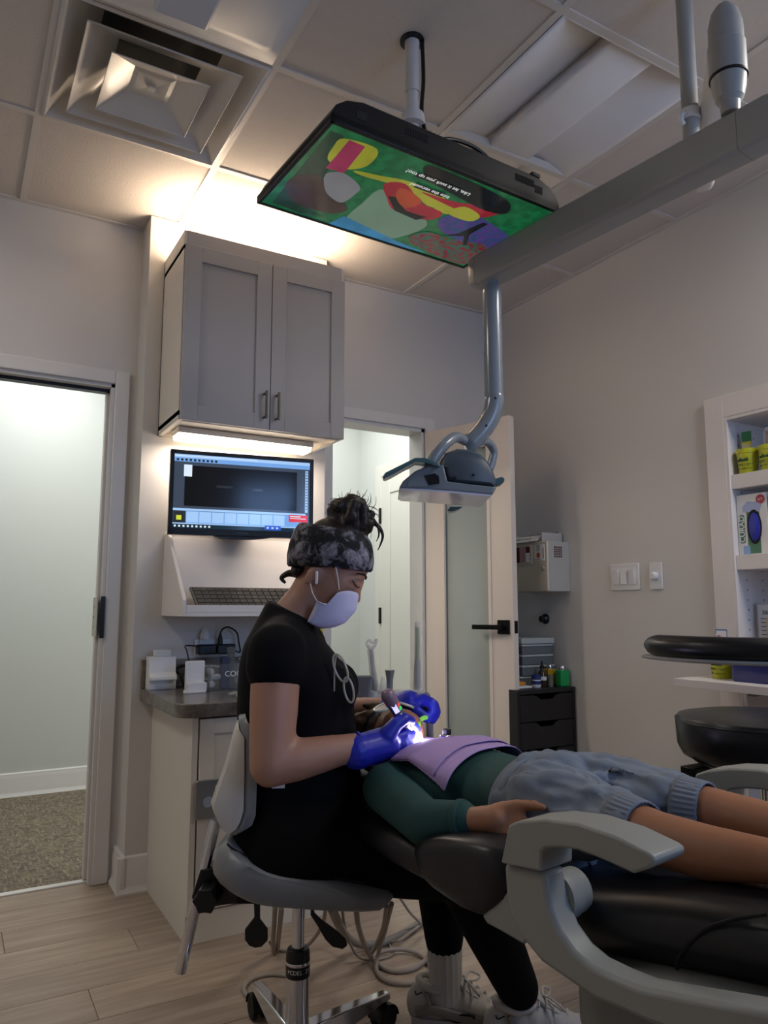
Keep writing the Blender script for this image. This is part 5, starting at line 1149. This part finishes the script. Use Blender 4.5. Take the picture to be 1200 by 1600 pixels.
# mask
mk = MB(HT); rows=[]
NV,NU = 14,28
cen = [(.046,-.143),(.078,-.122),(.095,-.095),(.101,-.066),(.096,-.040),(.086,-.022)]
for j in range(NV+1):
    v = j/NV; row=[]
    q = v*(len(cen)-1); i0 = min(int(q),len(cen)-2); fr_ = q-i0
    xc = cen[i0][0]*(1-fr_)+cen[i0+1][0]*fr_; zc_ = cen[i0][1]*(1-fr_)+cen[i0+1][1]*fr_
    for i in range(NU+1):
        u = -1+2*i/NU; au = abs(u); a = au*math.pi/2
        xs_ = .012+.004*(1-v); zs_ = -.140+.056*v; ys_ = .060+.014*v
        t = 1-math.cos(a)**.9 if au<1 else 1
        zz = zc_+(zs_-zc_)*(au**(1.6+2.6*v))
        if au > .78 and v > .5: zz = min(zz, (-.036-.05*min(1,(au-.78)/.08))*(v-.5)*2+zz*(1-(v-.5)*2))
        x = xs_+(xc-xs_)*math.cos(a)**.75 + .0012*math.sin(v*math.pi*7)*(1-au)
        row.append(V((x, math.copysign(ys_*math.sin(a)**.9,u) if au>0 else 0, zz)))
    rows.append(row)
mk.add([p for r in rows for p in r],[(j*(NU+1)+i,j*(NU+1)+i+1,(j+1)*(NU+1)+i+1,(j+1)*(NU+1)+i) for j in range(NV) for i in range(NU)])
msk = obj('face_mask', mk, 'mask_white', wom, solid=.0018, ang=70)
for s in (-1,1):
    obj('ear_loop', MB(HT).tube(spline([(.044,s*.064,-.036),(.026,s*.0735,-.012),(.008,s*.078,.008)],4),.0014,6), 'white_plastic', msk)
    obj('ear_loop', MB(HT).tube(spline([(.012,s*.074,-.086),(-.006,s*.077,-.075),(-.022,s*.079,-.058)],4),.0014,6), 'white_plastic', msk)
obj('earbud', MB(HT).cap((-.022,-.080,-.028),(-.010,-.080,-.050),.0036,.0032,10), 'white_plastic', wom)
# glasses hung on the collar
gl_ = thing('eyeglasses', 'clear-framed eyeglasses hooked on the front of the black tee', 'glasses', tuple(TW @ V((.125,-.05,.86))), -YAW)
mat('clear_frame','#cfc4b4',.12,trans=.4,ior=1.4)
for cxx,czz,rx,rz,tl in ((532,1044,9,23,-.35),(545,1078,7,20,-.2)):
    ring=[]
    for k in range(28):
        t = 2*math.pi*k/28; dx,dz = rx*math.cos(t),rz*math.sin(t); ring.append(lat(cxx+dx*math.cos(tl)-dz*math.sin(tl), cxx*0+czz+dx*math.sin(tl)+dz*math.cos(tl), TW, 1, -.125))
    obj('rim', MB(TW).tube(ring,.0026,8,closed=True), 'clear_frame', gl_)
obj('bridge', MB(TW).tube(spline([lat(537,1064,TW,1,-.125),lat(541,1062,TW,1,-.125),lat(543,1062,TW,1,-.125)]),.002,8), 'clear_frame', gl_)
obj('temple', MB(TW).tube(spline([lat(526,1022,TW,1,-.125),lat(523,1040,TW,1,-.125),lat(522,1080,TW,1,-.125)]),.002,8), 'clear_frame', gl_)
# gloves : palm, five separate bent fingers
def hand(name, wrist, palm_c, kn, fingers, thumb, par, rw=.036, sc=1.0):
    g = MB(TW); back = (wrist-palm_c).normalized()
    g.chain([wrist+back*.022,wrist,palm_c],[rw*1.08,rw,.040*sc])
    for k_ in kn: g.cap(palm_c.lerp(k_,.2),k_,.027*sc,.0165*sc)
    for k_,f in zip(kn,fingers): g.chain([k_]+f,[q*sc for q in (.0155,.0135,.012,.0098)][:len(f)+1],12)
    g.chain(thumb,[q*sc for q in (.023,.017,.0145,.0118)][:len(thumb)],12)
    return obj(name, remesh(g,.0034,3), 'glove_latex', par, ang=180)
def wp(px,py,y): return lat(px,py,TW,1,y)
# right hand: pen grasp around the handpiece
kR = [wp(626,1136,-.055),wp(630,1150,-.072),wp(629,1164,-.080),wp(622,1177,-.080)]
hand('glove', wp(570,1171,-.125), wp(600,1163,-.092), kR,
     [[wp(640,1130,-.035),wp(650,1139,-.020),wp(648,1148,-.012)],
      [wp(643,1149,-.055),wp(650,1157,-.040),wp(645,1163,-.030)],
      [wp(641,1164,-.068),wp(650,1170,-.052),wp(645,1173,-.040)],
      [wp(636,1177,-.074),wp(648,1179,-.060),wp(644,1181,-.048)]],
     [wp(604,1150,-.110),wp(618,1132,-.104),wp(632,1123,-.092),wp(642,1126,-.074)], wom, .0375)
obj('glove_cuff', MB(TW).tube([wp(556,1172,-.133),wp(562,1171.5,-.130)],[.0405,.0405],24,caps=True), 'glove_latex', wom, bevel=.003)
# left hand: holding the suction tip from above, fingers hanging down
kL = [wp(661,1093,.125),wp(665,1097,.14),wp(664,1101,.155),wp(660,1104,.168)]
hand('glove', wp(612,1108,.158), wp(638,1102,.148), kL,
     [[wp(674,1098,.112),wp(677,1110,.108),wp(670,1122,.106)],
      [wp(678,1101,.125),wp(682,1112,.12),wp(676,1124,.116)],
      [wp(677,1106,.145),wp(681,1116,.142),wp(676,1126,.138)],
      [wp(671,1110,.16),wp(675,1118,.158),wp(671,1126,.154)]],
     [wp(634,1108,.125),wp(650,1112,.105),wp(660,1118,.10),wp(667,1123,.10)], wom, .034)
# ---------------------------------------------------------------- socks and sneakers
mat('shoe_white','#b7b1a9',.6,var=.08,bump=.2,bscale=90); mat('shoe_grey','#827b72',.6,var=.05); mat('shoe_sole','#a9a4a2',.55,var=.05)
def shoe(ankle, ang_, label, sock):
    base = V((ankle.x,ankle.y,0)); T = TW @ Matrix.Translation(base) @ Matrix.Rotation(ang_,4,'Z')
    t = thing('sneaker', label, 'shoe', tuple((TW @ base)), -YAW+ang_, 'pair of sneakers')
    def outl(s, grow=0): 
        P=[(-.088,0),(-.084,.026),(-.06,.036),(-.02,.034),(.03,.036),(.09,.047),(.14,.046),(.172,.030),(.186,.004),(.178,-.024),(.145,-.043),(.09,-.046),(.03,-.038),(-.02,-.036),(-.06,-.036),(-.084,-.026)]
        return [(x*(1+grow)+.0,y*(1+grow*2)*s) for x,y in P]
    so2 = obj('sole', MB(T).loft([[(x,y,z) for x,y in outl(1,g)] for z,g in ((.0,-.02),(.006,.02),(.018,.04),(.030,.03),(.036,0))]), 'shoe_sole', t, ang=50)
    U = MB(T)
    for i,(x,w_,zt) in enumerate(((-.07,.030,.095),(-.055,.034,.105),(-.02,.036,.105),(.02,.037,.108),(.05,.039,.098),(.08,.042,.082),(.11,.042,.068),(.14,.038,.058),(.165,.026,.050))): 
        U.ell((x,0,.036+(zt-.036)*.42),(.034,w_,(zt-.036)*.6+.012))
    up2 = obj('upper', remesh(U,.005,3), 'shoe_white', t, ang=180)
    obj('collar', MB(T).tube([(-.022+.048*math.cos(a),.036*math.sin(a),.106+.010*abs(math.cos(a))) for a in [2*math.pi*k/24 for k in range(24)]],.010,10,closed=True), 'shoe_white', up2, ang=60)
    for s in (-1,1):
        obj('overlay', MB(T).tube(spline([(-.075,s*.030,.05),(-.03,s*.0405,.062),(.02,s*.0435,.055),(.06,s*.046,.05),(.10,s*.047,.044)],5),.008,8,flat=1.6), 'shoe_grey', up2)
        obj('overlay', MB(T).tube(spline([(-.05,s*.037,.10),(-.04,s*.041,.07),(-.055,s*.037,.046)],5),.006,8), 'shoe_grey', up2)
        obj('side_mark', MB(T).tube(spline([(.005,s*.046,.05),(.03,s*.0475,.042),(.075,s*.0505,.058),(.04,s*.0485,.060),(.005,s*.046,.05)],6),.0030,6), 'black_matte', up2)
    obj('heel_mark', MB(T).tube(spline([(-.078,-.0225,.097),(-.0745,-.0285,.091),(-.060,-.0365,.101)],5),.0015,6), 'black_matte', up2)
    tg = obj('tongue', MB(T).loft([[V((x,y,z+dz)) for y,dz in ((-.022,-.004),(-.012,.004),(.0,.006),(.012,.004),(.022,-.004),(.02,-.012),(-.02,-.012))] for x,z in ((.022,.138),(.03,.13),(.055,.108),(.085,.092))]), 'shoe_white', up2, ang=60)
    for k in range(5):
        x = .035+.018*k; z = .122-.0115*k
        obj('lace', MB(T).tube(spline([(x-.006,-.028,z-.012),(x,-.012,z+.004),(x+.004,.0,z+.007),(x+.008,.012,z+.004),(x+.012,.028,z-.012)],4),.0032,6), 'shoe_white', up2)
    for s in (-1,1): obj('lace_loop', MB(T).tube(spline([(.05,0,.122),(.06,s*.03,.128),(.085,s*.052,.110),(.075,s*.03,.108),(.052,0,.120)],6),.0028,6), 'shoe_white', up2)
    if sock:
        sk = MB(TW); n=36
        rr=[]
        for t2,r_ in ((0,.041),(.25,.041),(.5,.042),(.8,.044),(1.0,.043)):
            c2 = V((ankle.x,ankle.y,.07)).lerp(AnL.lerp(KnL,.30),t2)
            rr.append([c2+V(((r_+(.0016 if k%2 else 0))*math.cos(2*math.pi*k/n),(r_+(.0016 if k%2 else 0))*math.sin(2*math.pi*k/n),0)) for k in range(n)])
        obj('sock', sk.loft(rr), 'sock_white', wom, ang=20)
shoe(AnL, math.radians(-8), 'white and grey sneaker under the ribbed sock, left of the pair', True)
shoe(AnR, math.radians(8), 'white sneaker with loose laces, right of the pair', False)
# ================================================================ the boy in the chair (frame TP)
mat('skin_boy', '#96664a', .5, var=.06, vscale=12, bump=.05, bscale=160); mat('shirt_teal','#1a413e',.8,var=.12,vscale=9,bump=.5,bscale=16); mat('shorts_grey','#6d7683',.85,var=.1,vscale=25,bump=.7,bscale=22)
mat('bib_lilac','#a58bbd',.7,var=.03,vscale=30); mat('hair_brown','#4a3323',.55,var=.3,vscale=50,bump=.8,bscale=110)
pp = lambda px,py,x: lat(px,py,TP,0,x)
HN,KN_,AN = V((-.068,.11,.70)),V((-.108,-.140,.705)),V((-.112,-.375,.716))
HF,KF,AF = V((.068,.11,.70)),V((.080,-.155,.712)),V((.075,-.395,.718))
SN,EN,WN = V((-.150,.485,.675)),V((-.215,.29,.655)),V((-.197,.185,.678))
SF,EF,WF = V((.150,.485,.675)),V((.215,.29,.655)),V((.18,.16,.69))
HC_ = V((0,.650,.742))
tr_ = [(.06,.115,.655,.085),(.11,.125,.69,.083),(.18,.122,.688,.072),(.26,.118,.682,.068),(.34,.125,.682,.074),(.42,.140,.682,.078),(.48,.135,.678,.070),(.52,.09,.685,.052)]   # y, half width, zc, half height
def trk(off,tab=tr_,n=26): return [[V(((a+off)*math.cos(t), y, zc+(h_+off)*math.sin(t))) for t in [2*math.pi*k/n for k in range(n)]] for y,a,zc,h_ in tab]
b = MB(TP).loft(trk(-.012))
b.chain([V((0,.50,.69)),V((0,.57,.72))],[.045,.042])
b.ell(HC_+V((0,.012,-.006)),(.072,.085,.080),None,20); b.ell(HC_+V((0,-.04,.02)),(.058,.062,.06),None,18); b.ell(HC_+V((0,-.075,.02)),(.035,.03,.04),None,14)
b.cap(HC_+V((0,.0,.078)),HC_+V((0,-.022,.092)),.008,.011)
for s in (-1,1): b.ell(HC_+V((s*.072,-.005,-.006)),(.009,.02,.026),None,10)
for s_,e_,w_ in ((SN,EN,WN),(SF,EF,WF)): b.chain([s_,e_,w_],[.042,.036,.025])
for h_,k_,a_ in ((HN,KN_,AN),(HF,KF,AF)):
    b.chain([h_,k_],[.066,.043]); b.chain([k_,k_.lerp(a_,.38)+V((0,0,-.006)),k_.lerp(a_,.75),a_],[.042,.041,.032,.028]); b.chain([a_,a_+V((0,-.04,.02)),a_+V((0,-.05,.09))],[.029,.028,.02])
# near hand lying on the hip, thumb raised along the shorts
pl = WN+V((.012,-.055,.010)); b.chain([WN,pl],[.024,.027])
for k,(dx,dz) in enumerate(((.018,.012),(.008,-.004),(.0,-.02),(-.006,-.034))):
    k0 = pl+V((dx-.002,-.028,dz)); b.chain([k0-V((0,-.02,0)),k0,k0+V((.004,-.026,-.008)),k0+V((.006,-.044,-.018))],[.012,.0105,.009,.0078],10)
b.chain([pl+V((.01,.005,.014)),pl+V((.020,-.03,.028)),pl+V((.026,-.062,.034)),pl+V((.028,-.086,.034))],[.015,.0118,.0102,.0086],10)
plf = WF+V((-.012,-.05,.01)); b.chain([WF,plf],[.024,.026])
for dx in (-.024,-.008,.008,.022): b.chain([plf+V((dx*.5,0,.004)),plf+V((dx,-.04,.004)),plf+V((dx*1.1,-.066,-.006))],[.011,.0095,.008],10)
b.chain([plf+V((-.015,.01,.006)),plf+V((-.035,-.02,.014)),plf+V((-.04,-.038,.012))],[.013,.011,.009],10)
boy = tag(obj('person', remesh(b,.0062,4), 'skin_boy', ang=180), 'child in teal shirt and grey shorts lying on the dental chair under a lilac bib', 'person')
s_ = MB(TP).loft(trk(.004,tr_[2:]+[(.535,.06,.69,.042)]))
s_.chain([SN+V((.05,0,0)),SN,SN.lerp(EN,.5),EN,EN.lerp(WN,.86)],[.06,.055,.050,.045,.036]); s_.chain([SF+V((-.05,0,0)),SF,EF,EF.lerp(WF,.86)],[.06,.055,.045,.036])
obj('shirt', remesh(s_,.007,5), 'shirt_teal', boy, ang=180)
obj('sleeve_cuff', MB(TP).tube([EN.lerp(WN,.80),EN.lerp(WN,.93)],[.0395,.037],24), 'shirt_teal', boy, bevel=.003)
# shorts with soft folds
def folds(me, amp, sc, T):
    Ti = T.inverted(); R3 = T.to_3x3()
    for v in me.vertices:
        p = Ti @ v.co; n = noise.noise(V((p.x*sc,p.y*sc*.55+p.x*sc*.6,p.z*sc)))+.5*noise.noise(V((p.x*sc*2,p.y*sc*1.2,p.z*sc*2)))
        v.co = v.co + v.normal*n*amp
    return me
q_ = MB(TP).loft(trk(.010,[(.03,.12,.672,.085)]+tr_[:2]+[(.19,.128,.69,.078)]))
KN2,KF2 = HN.lerp(KN_,.86),HF.lerp(KF,.86)
for a_,c_ in ((HN,KN_),(HF,KF)):
    q_.chain([a_,a_.lerp(c_,.4)],[.086,.072]); q_.tube([a_.lerp(c_,.3),a_.lerp(c_,.5),a_.lerp(c_,.72),a_.lerp(c_,.90)],[.072,.066,.058,.0485],24)
me = folds(remesh(q_,.005,3), .013, 24, TP)
srt = obj('shorts', me, 'shorts_grey', boy, ang=180)
for a_,c_ in ((HN,KN_),(HF,KF)):
    dd = (c_-a_).normalized(); e_ = a_.lerp(c_,.90); nn=72; rr=[]
    for t2,r2 in ((-.040,.0560),(-.028,.0535),(-.014,.0515),(.0,.0500),(.008,.0485)):
        cc = e_+dd*t2; bx2 = dd.cross(V((0,0,1))).normalized(); by = bx2.cross(dd)
        rr.append([cc+(bx2*math.cos(2*math.pi*k/nn)+by*math.sin(2*math.pi*k/nn))*(r2+(.0016 if k%2 else 0)) for k in range(nn)])
    obj('elastic_hem', MB(TP).loft(rr,caps=False), 'shorts_grey', srt, solid=.003, ang=25)
mat('sock_dark','#16161a',.85)
for a_,k_ in ((AN,KN_),(AF,KF)):
    sk = MB(TP); sk.tube([a_.lerp(k_,.06),a_.lerp(k_,.0)],[.033,.032],20); sk.chain([a_,a_+V((0,-.04,.02)),a_+V((0,-.05,.09))],[.033,.032,.024])
    obj('sock', remesh(sk,.005,3), 'sock_dark', boy, ang=180)
obj('drawstring', MB(TP).tube(spline([(-.03,.185,.762),(-.018,.165,.772),(-.026,.150,.774),(-.008,.160,.774),(.0,.185,.765)]),.0028,6), 'black_matte', srt)
obj('pocket_seam', MB(TP).tube(spline([pp(838,1186,-.02),pp(852,1196,-.06),pp(862,1206,-.08)]),.0016,6), 'black_matte', srt)
obj('waistband', MB(TP).loft(trk(.0125,[(.165,.123,.690,.076),(.195,.122,.689,.073)],32),caps=False), 'shorts_grey', srt, solid=.004)
# hair
h_ = MB(TP); h_.ell(HC_+V((0,.032,-.004)),(.082,.078,.082),None,20); h_.ell(HC_+V((0,.02,-.03)),(.084,.085,.06),None,18)
for k in range(30):
    a = random.uniform(0,6.28); u = random.uniform(.05,.12); h_.cap(HC_+V((.078*math.cos(a),u*.75,.075*math.sin(a))),HC_+V((.088*math.cos(a+.3),u+.01,.082*math.sin(a+.3))),.012,.007,7)
obj('hair', remesh(h_,.005,2), 'hair_brown', boy, ang=180)
# dark glasses
mat('dark_lens','#0c100c',.05,coat=1); mat('pale_frame','#c9cbb9',.2,coat=.4)
gg = thing('sunglasses', 'dark glasses with pale frame on the child lying in the chair', 'glasses', tuple(TP @ (HC_+V((0,-.012,.075)))), math.radians(9.2))
for s in (-1,1):
    E_ = [(s*.032+.027*math.cos(t), HC_.y-.010+.021*math.sin(t)) for t in [2*math.pi*k/28 for k in range(28)]]
    zf = lambda x: HC_.z+.094-abs(x)*.35
    obj('lens', MB(TP).loft([[V((x,y,zf(x)+dz)) for x,y in E_] for dz in (-.002,.002)]), 'dark_lens', gg)
    obj('rim', MB(TP).tube([V((x,y,zf(x)+.001)) for x,y in E_],.0034,8,closed=True), 'pale_frame', gg)
    obj('temple', MB(TP).tube(spline([(s*.058,HC_.y-.006,HC_.z+.074),(s*.078,HC_.y,HC_.z+.05),(s*.083,HC_.y+.01,HC_.z-.005)]),.004,8), 'black_plastic', gg)
obj('bridge', MB(TP).tube([(-.007,HC_.y-.004,HC_.z+.092),(.007,HC_.y-.004,HC_.z+.092)],.003,8), 'pale_frame', gg)
# bib : two layers of pleated paper draped over the chest
def topz(x,y):
    a_,zc,h2 = lerp_tab([(t[0],t[1:]) for t in tr_], y); a_ += .035; u = min(.985,abs(x)/a_)
    return zc+(h2+.006)*(1-u**2.6)**.5 + .0
def bib_sheet(corners, lift, nu=26, nv=64, pleat=.0016):
    mb = MB(TP); P=[]
    A_,B_,C_,D_ = [V(c) for c in corners]
    for j in range(nv+1):
        for i in range(nu+1):
            u,v = i/nu,j/nv; p = A_.lerp(B_,u).lerp(D_.lerp(C_,u),v)
            z = max(topz(p.x,p.y), .655+.35*max(0,.2-abs(p.x)))+lift+pleat*math.sin(v*130)*.5+.003*noise.noise(V((p.x*14,p.y*14,1)))
            P.append(V((p.x,p.y,z)))
    mb.add(P,[(j*(nu+1)+i,j*(nu+1)+i+1,(j+1)*(nu+1)+i+1,(j+1)*(nu+1)+i) for j in range(nv) for i in range(nu)]); return mb
bb = thing('bib', 'lilac pleated paper bib draped over the chest of the child', 'bib', tuple(TP @ V((0,.45,.75))), math.radians(9.2))
obj('upper_sheet', bib_sheet(((-.135,.575),(.10,.60),(.185,.375),(-.150,.335)),.012), 'bib_lilac', bb, solid=.0012, ang=70)
obj('lower_sheet', bib_sheet(((-.13,.56),(.10,.58),(.19,.345),(-.155,.295)),.007), 'bib_lilac', bb, solid=.0012, ang=70)
cl2 = thing('bib_clip', 'small black and chrome clip on top of the lilac bib', 'clip', tuple(TP @ V((.0,.448,.775))), math.radians(9.2))
zk = topz(0,.448)+.0145
obj('jaw', MB(TP).box(-.012,.012,.438,.460,zk,zk+.004), 'chrome', cl2, bevel=.001); obj('grip', MB(TP).box(-.007,.007,.440,.456,zk+.004,zk+.018), 'black_plastic', cl2, bevel=.002)
# ================================================================ instruments at the mouth, holder behind, hoses
mat('mouth_glow','#ffffff',.4,emit='#e9e2ff',es=14); mat('lime','#7cc24a',.3,trans=.2,emit='#8fe04a',es=.25); mat('hand_grey','#77727a',.3,metal=.5,var=.05); mat('mauve','#8a6f7d',.35,coat=.3)
mp_ = thing('mouthpiece', 'brightly glowing white mouthpiece with a green suction tube in the mouth', 'mouthpiece', tuple(TW @ wp(655,1165,.0)), -YAW)
obj('light_body', MB(TW).loft([[V((p.x,y,p.z)) for p in [wp(q[0],q[1],.02) for q in ((651,1143),(657,1141),(666,1170),(640,1176),(646,1160))]] for y in (-.028,.012)]), 'mouth_glow', mp_, bevel=.002)
obj('suction_tube', MB(TW).tube(spline([wp(654,1146,-.008),wp(653,1135,.0),wp(656,1126,.04),wp(662,1122,.07),wp(667,1121,.10)],6),.0058,10), 'lime', mp_)
ml = bpy.data.lights.new('mouthpiece_lamp','POINT'); ml.energy = .9; ml.color = (.72,.66,1); ml.shadow_soft_size = .02
mlo = bpy.data.objects.new('mouthpiece_lamp', ml); COL.objects.link(mlo); mlo.location = TW @ wp(658,1152,-.045)
hp = thing('handpiece', 'grey-mauve cordless handpiece with a small lit display in the right glove', 'handpiece', tuple(TW @ wp(640,1140,-.045)), -YAW)
h0,h1 = wp(607,1088,-.10),wp(632,1130,-.080); hd2 = (h1-h0).normalized()
obj('barrel', MB(TW).chain([h0,h1],[.0155,.012],20), 'hand_grey', hp, ang=60)
obj('end_grip', MB(TW).chain([h0-hd2*.002,h0+hd2*.018],[.0163,.0160],20), 'mauve', hp, ang=60)
tip = wp(655,1160,-.008); obj('tip', MB(TW).tube([h1,tip],[.009,.003],12), 'chrome', hp)
emat('disp','#b7b4ff',1.2,.1); emat('disp_r','#d04030',1,.1); emat('disp_g','#3fc060',1,.1)
def on_hp(t,w_,off=-.0145): 
    c_ = h0.lerp(h1,t); side = V((-hd2.z,0,hd2.x)); return c_+side*w_+V((0,off,0))
obj('display', MB(TW).loft([[on_hp(t,w_,o_) for t,w_ in ((.30,-.006),(.30,.006),(.58,.006),(.58,-.006))] for o_ in (-.0152,-.012)]), 'disp', hp)
obj('button', MB(TW).ell(on_hp(.74,0,-.0135),(.006,.002,.010)), 'white_plastic', hp)
obj('indicator', MB(TW).ell(on_hp(.38,.011,-.011),(.003,.002,.005)), 'disp_r', hp); obj('indicator', MB(TW).ell(on_hp(.50,.011,-.011),(.003,.002,.005)), 'disp_g', hp)
# instrument holder behind the patient's head
mat('holder_white','#bcb9b4',.4,var=.01); mat('sleeve','#e4dfd8',.3,alpha=.42,bump=.6,bscale=60); mat('holder_grey','#767779',.4)
YI = .43
wi = lambda px,py,y=YI: lat(px,py,TW,1,y)
ih = thing('instrument_holder', 'white cylindrical instrument holder arm behind the head of the child', 'holder', tuple(TW @ wi(610,1100)), -YAW)
obj('rail', MB(TW).tube([wi(560,1092),wi(664,1090)],.026,20), 'holder_white', ih, bevel=.004)
for x_ in (583,608,652): obj('socket', MB(TW).tube([wi(x_,1098,YI-.012),wi(x_,1080,YI-.012)],.017,16), 'holder_white', ih)
obj('end_knob', MB(TW).ell(wi(665,1092,YI-.01),(.016,.028,.022)), 'holder_grey', ih)
e0 = wi(562,1094); obj('support_arm', MB(TW).tube(spline([e0,e0+V((-.10,.10,-.01)),e0+V((-.20,.42,-.02)),V((-.05,.93,.80))],6),.022,14), 'holder_white', ih)
obj('cup', MB(TW).loft([[V((wi(562,1075).x+a*s,YI-.05+b2*s,z_)) for a,b2 in rrect(-.04,.04,-.04,.04,.012)] for z_,s in ((.80,.8),(.865,1.0),(.87,1.04),(.868,.96),(.81,.76))]), 'holder_grey', ih)
obj('tray_corner', MB(TW).prism([(wi(555,1085).x,YI-.08),(wi(578,1085).x,YI-.08),(wi(585,1085).x,YI-.02),(wi(555,1085).x,YI-.02)],.80,.805), 'white_plastic', ih)
s1 = thing('syringe', 'air-water syringe in a crumpled clear sleeve, left in the holder', 'syringe', tuple(TW @ wi(585,1082)), -YAW)
obj('sleeve', MB(TW).tube(spline([wi(587,1086),wi(586,1070),wi(582,1045),wi(579,1020),wi(578,1008)],5),[.015]*6+[.014]*5+[.012]*6+[.010]*4,14,flat=.8), 'sleeve', s1, ang=60)
obj('nozzle', MB(TW).tube(spline([wi(586,1084),wi(583,1050),wi(580,1014)],5),[.009]*5+[.006]*6,10), 'holder_grey', s1)
obj('sleeve_loop', MB(TW).tube(spline([wi(578,1016),wi(573,1006),wi(577,1000),wi(582,1004),wi(588,999),wi(586,1008),wi(580,1016)],5),.0045,8), 'sleeve', s1)
s2 = thing('suction_handle', 'short grey suction handle with a clear bag, middle of the holder', 'suction tip', tuple(TW @ wi(609,1082)), -YAW)
obj('barrel', MB(TW).tube([wi(608,1090),wi(609,1062),wi(609,1052),wi(609,1047)],[.010,.010,.013,.015],14), 'holder_grey', s2)
obj('clear_bag', MB(TW).add([wi(596,1056,YI-.02),wi(604,1064,YI-.02),wi(606,1084,YI-.02),wi(592,1078,YI-.025)],[(0,1,2,3)]), 'sleeve', s2, solid=.001)
s3 = thing('saliva_ejector', 'bright green saliva ejector standing upright in a clear sleeve', 'suction tip', tuple(TW @ wi(652,1082)), -YAW)
obj('green_tube', MB(TW).tube([wi(652,1030),wi(652,980)],.0062,12), mat('tube_green','#6f9a3a',.35), s3)
obj('tip', MB(TW).cap(wi(652,979),wi(651,973),.006,.004), 'sleeve', s3)
obj('grey_handle', MB(TW).tube([wi(652,1086),wi(652,1060),wi(652,1040),wi(652,1030)],[.008,.010,.010,.007],12), 'holder_grey', s3)
obj('clear_sleeve', MB(TW).tube([wi(653,1086),wi(652,1060),wi(652,1028),wi(652,972)],[.018,.012,.0095,.0085],12), 'sleeve', s3, ang=60)
tag(obj('hanging_hose', MB(TW).tube(spline([wi(672,1122,.14),wi(672,1150,.16),wi(674,1190,.18),wi(676,1260,.2)],5),.009,10),'holder_grey'), 'grey suction hose hanging below the left glove beside the bib', 'hose')
ys_ = at(502,988,I4,1,YC-.003)
tag(obj('yellow_sticker', MB().box(ys_.x-.008,ys_.x+.008,YC-.004,YC-.0002,ys_.z-.022,ys_.z+.022), 'pk_yellow'), 'small yellow sticker on the wall edge behind the seated woman', 'sticker')
# hoses on the floor
mat('hose_beige','#9a9086',.5,var=.03); mat('hose_grey','#8a8580',.45,var=.03)
fl = lambda px,py,z=.008: at(px,py,I4,2,z)
cA = lambda x,y: (360+x/3.75,1380+y/3.75)
def hose(pts, r, label, m='hose_beige', zs=None):
    P=[]
    for i,(x,y) in enumerate(pts):
        z = zs[i] if zs else r; P.append(at(*cA(x,y),I4,2,z) if not isinstance(x,Vector) else x)
    return tag(obj('hose', MB().tube(spline(P,7),r,10), m, ang=60), label, 'hose', 'hoses on the floor')
hose([(735,130),(750,250),(790,370),(830,440),(880,485),(960,515),(1060,505),(1130,465),(1172,410)],.0075,'beige hose curving over the floor to the right of the others',zs=[.30,.2,.09,.02,.008,.008,.008,.008,.03])
hose([(945,120),(905,280),(870,400),(855,500),(890,555),(960,585),(1060,585),(1140,550),(1170,490),(1130,430),(1050,395),(960,388),(880,405),(820,430),(850,370),(895,260),(915,130)],.0065,'beige hose looping into the widest ring on the floor',zs=[.30,.15,.05,.008,.008,.008,.008,.008,.008,.008,.012,.018,.018,.022,.06,.17,.3])
hose([(590,140),(640,250),(700,330),(780,360),(880,350),(980,310),(1060,265),(1120,225)],.012,'thick grey hose bending behind the thinner ones','hose_grey',[.32,.2,.08,.02,.014,.013,.013,.013])
hose([(655,150),(670,250),(700,350),(750,430),(830,450),(910,435),(950,410),(935,350),(990,335),(1060,285),(1110,240),(1050,170),(990,80)],.004,'thin pale cord wandering along the thick grey hose','hose_beige',[.3,.18,.08,.02,.006,.006,.006,.006,.03,.03,.03,.1,.2])
hose([(262,135),(255,250),(250,330),(255,405),(275,385),(285,300),(300,140)],.007,'beige hose hanging in a narrow loop behind the stool column, left','hose_beige',[.3,.18,.09,.01,.02,.12,.3])
hose([(225,330),(260,375),(330,392),(430,375),(500,310),(545,220),(560,130)],.006,'beige hose sweeping behind the stool column','hose_beige',[.05,.012,.008,.008,.05,.15,.28])
hose([(450,650),(430,560),(320,540),(230,535),(140,555),(85,600),(95,655),(180,690),(250,705)],.006,'beige hose circling the stool caster on the floor','hose_beige',[.006]*9)
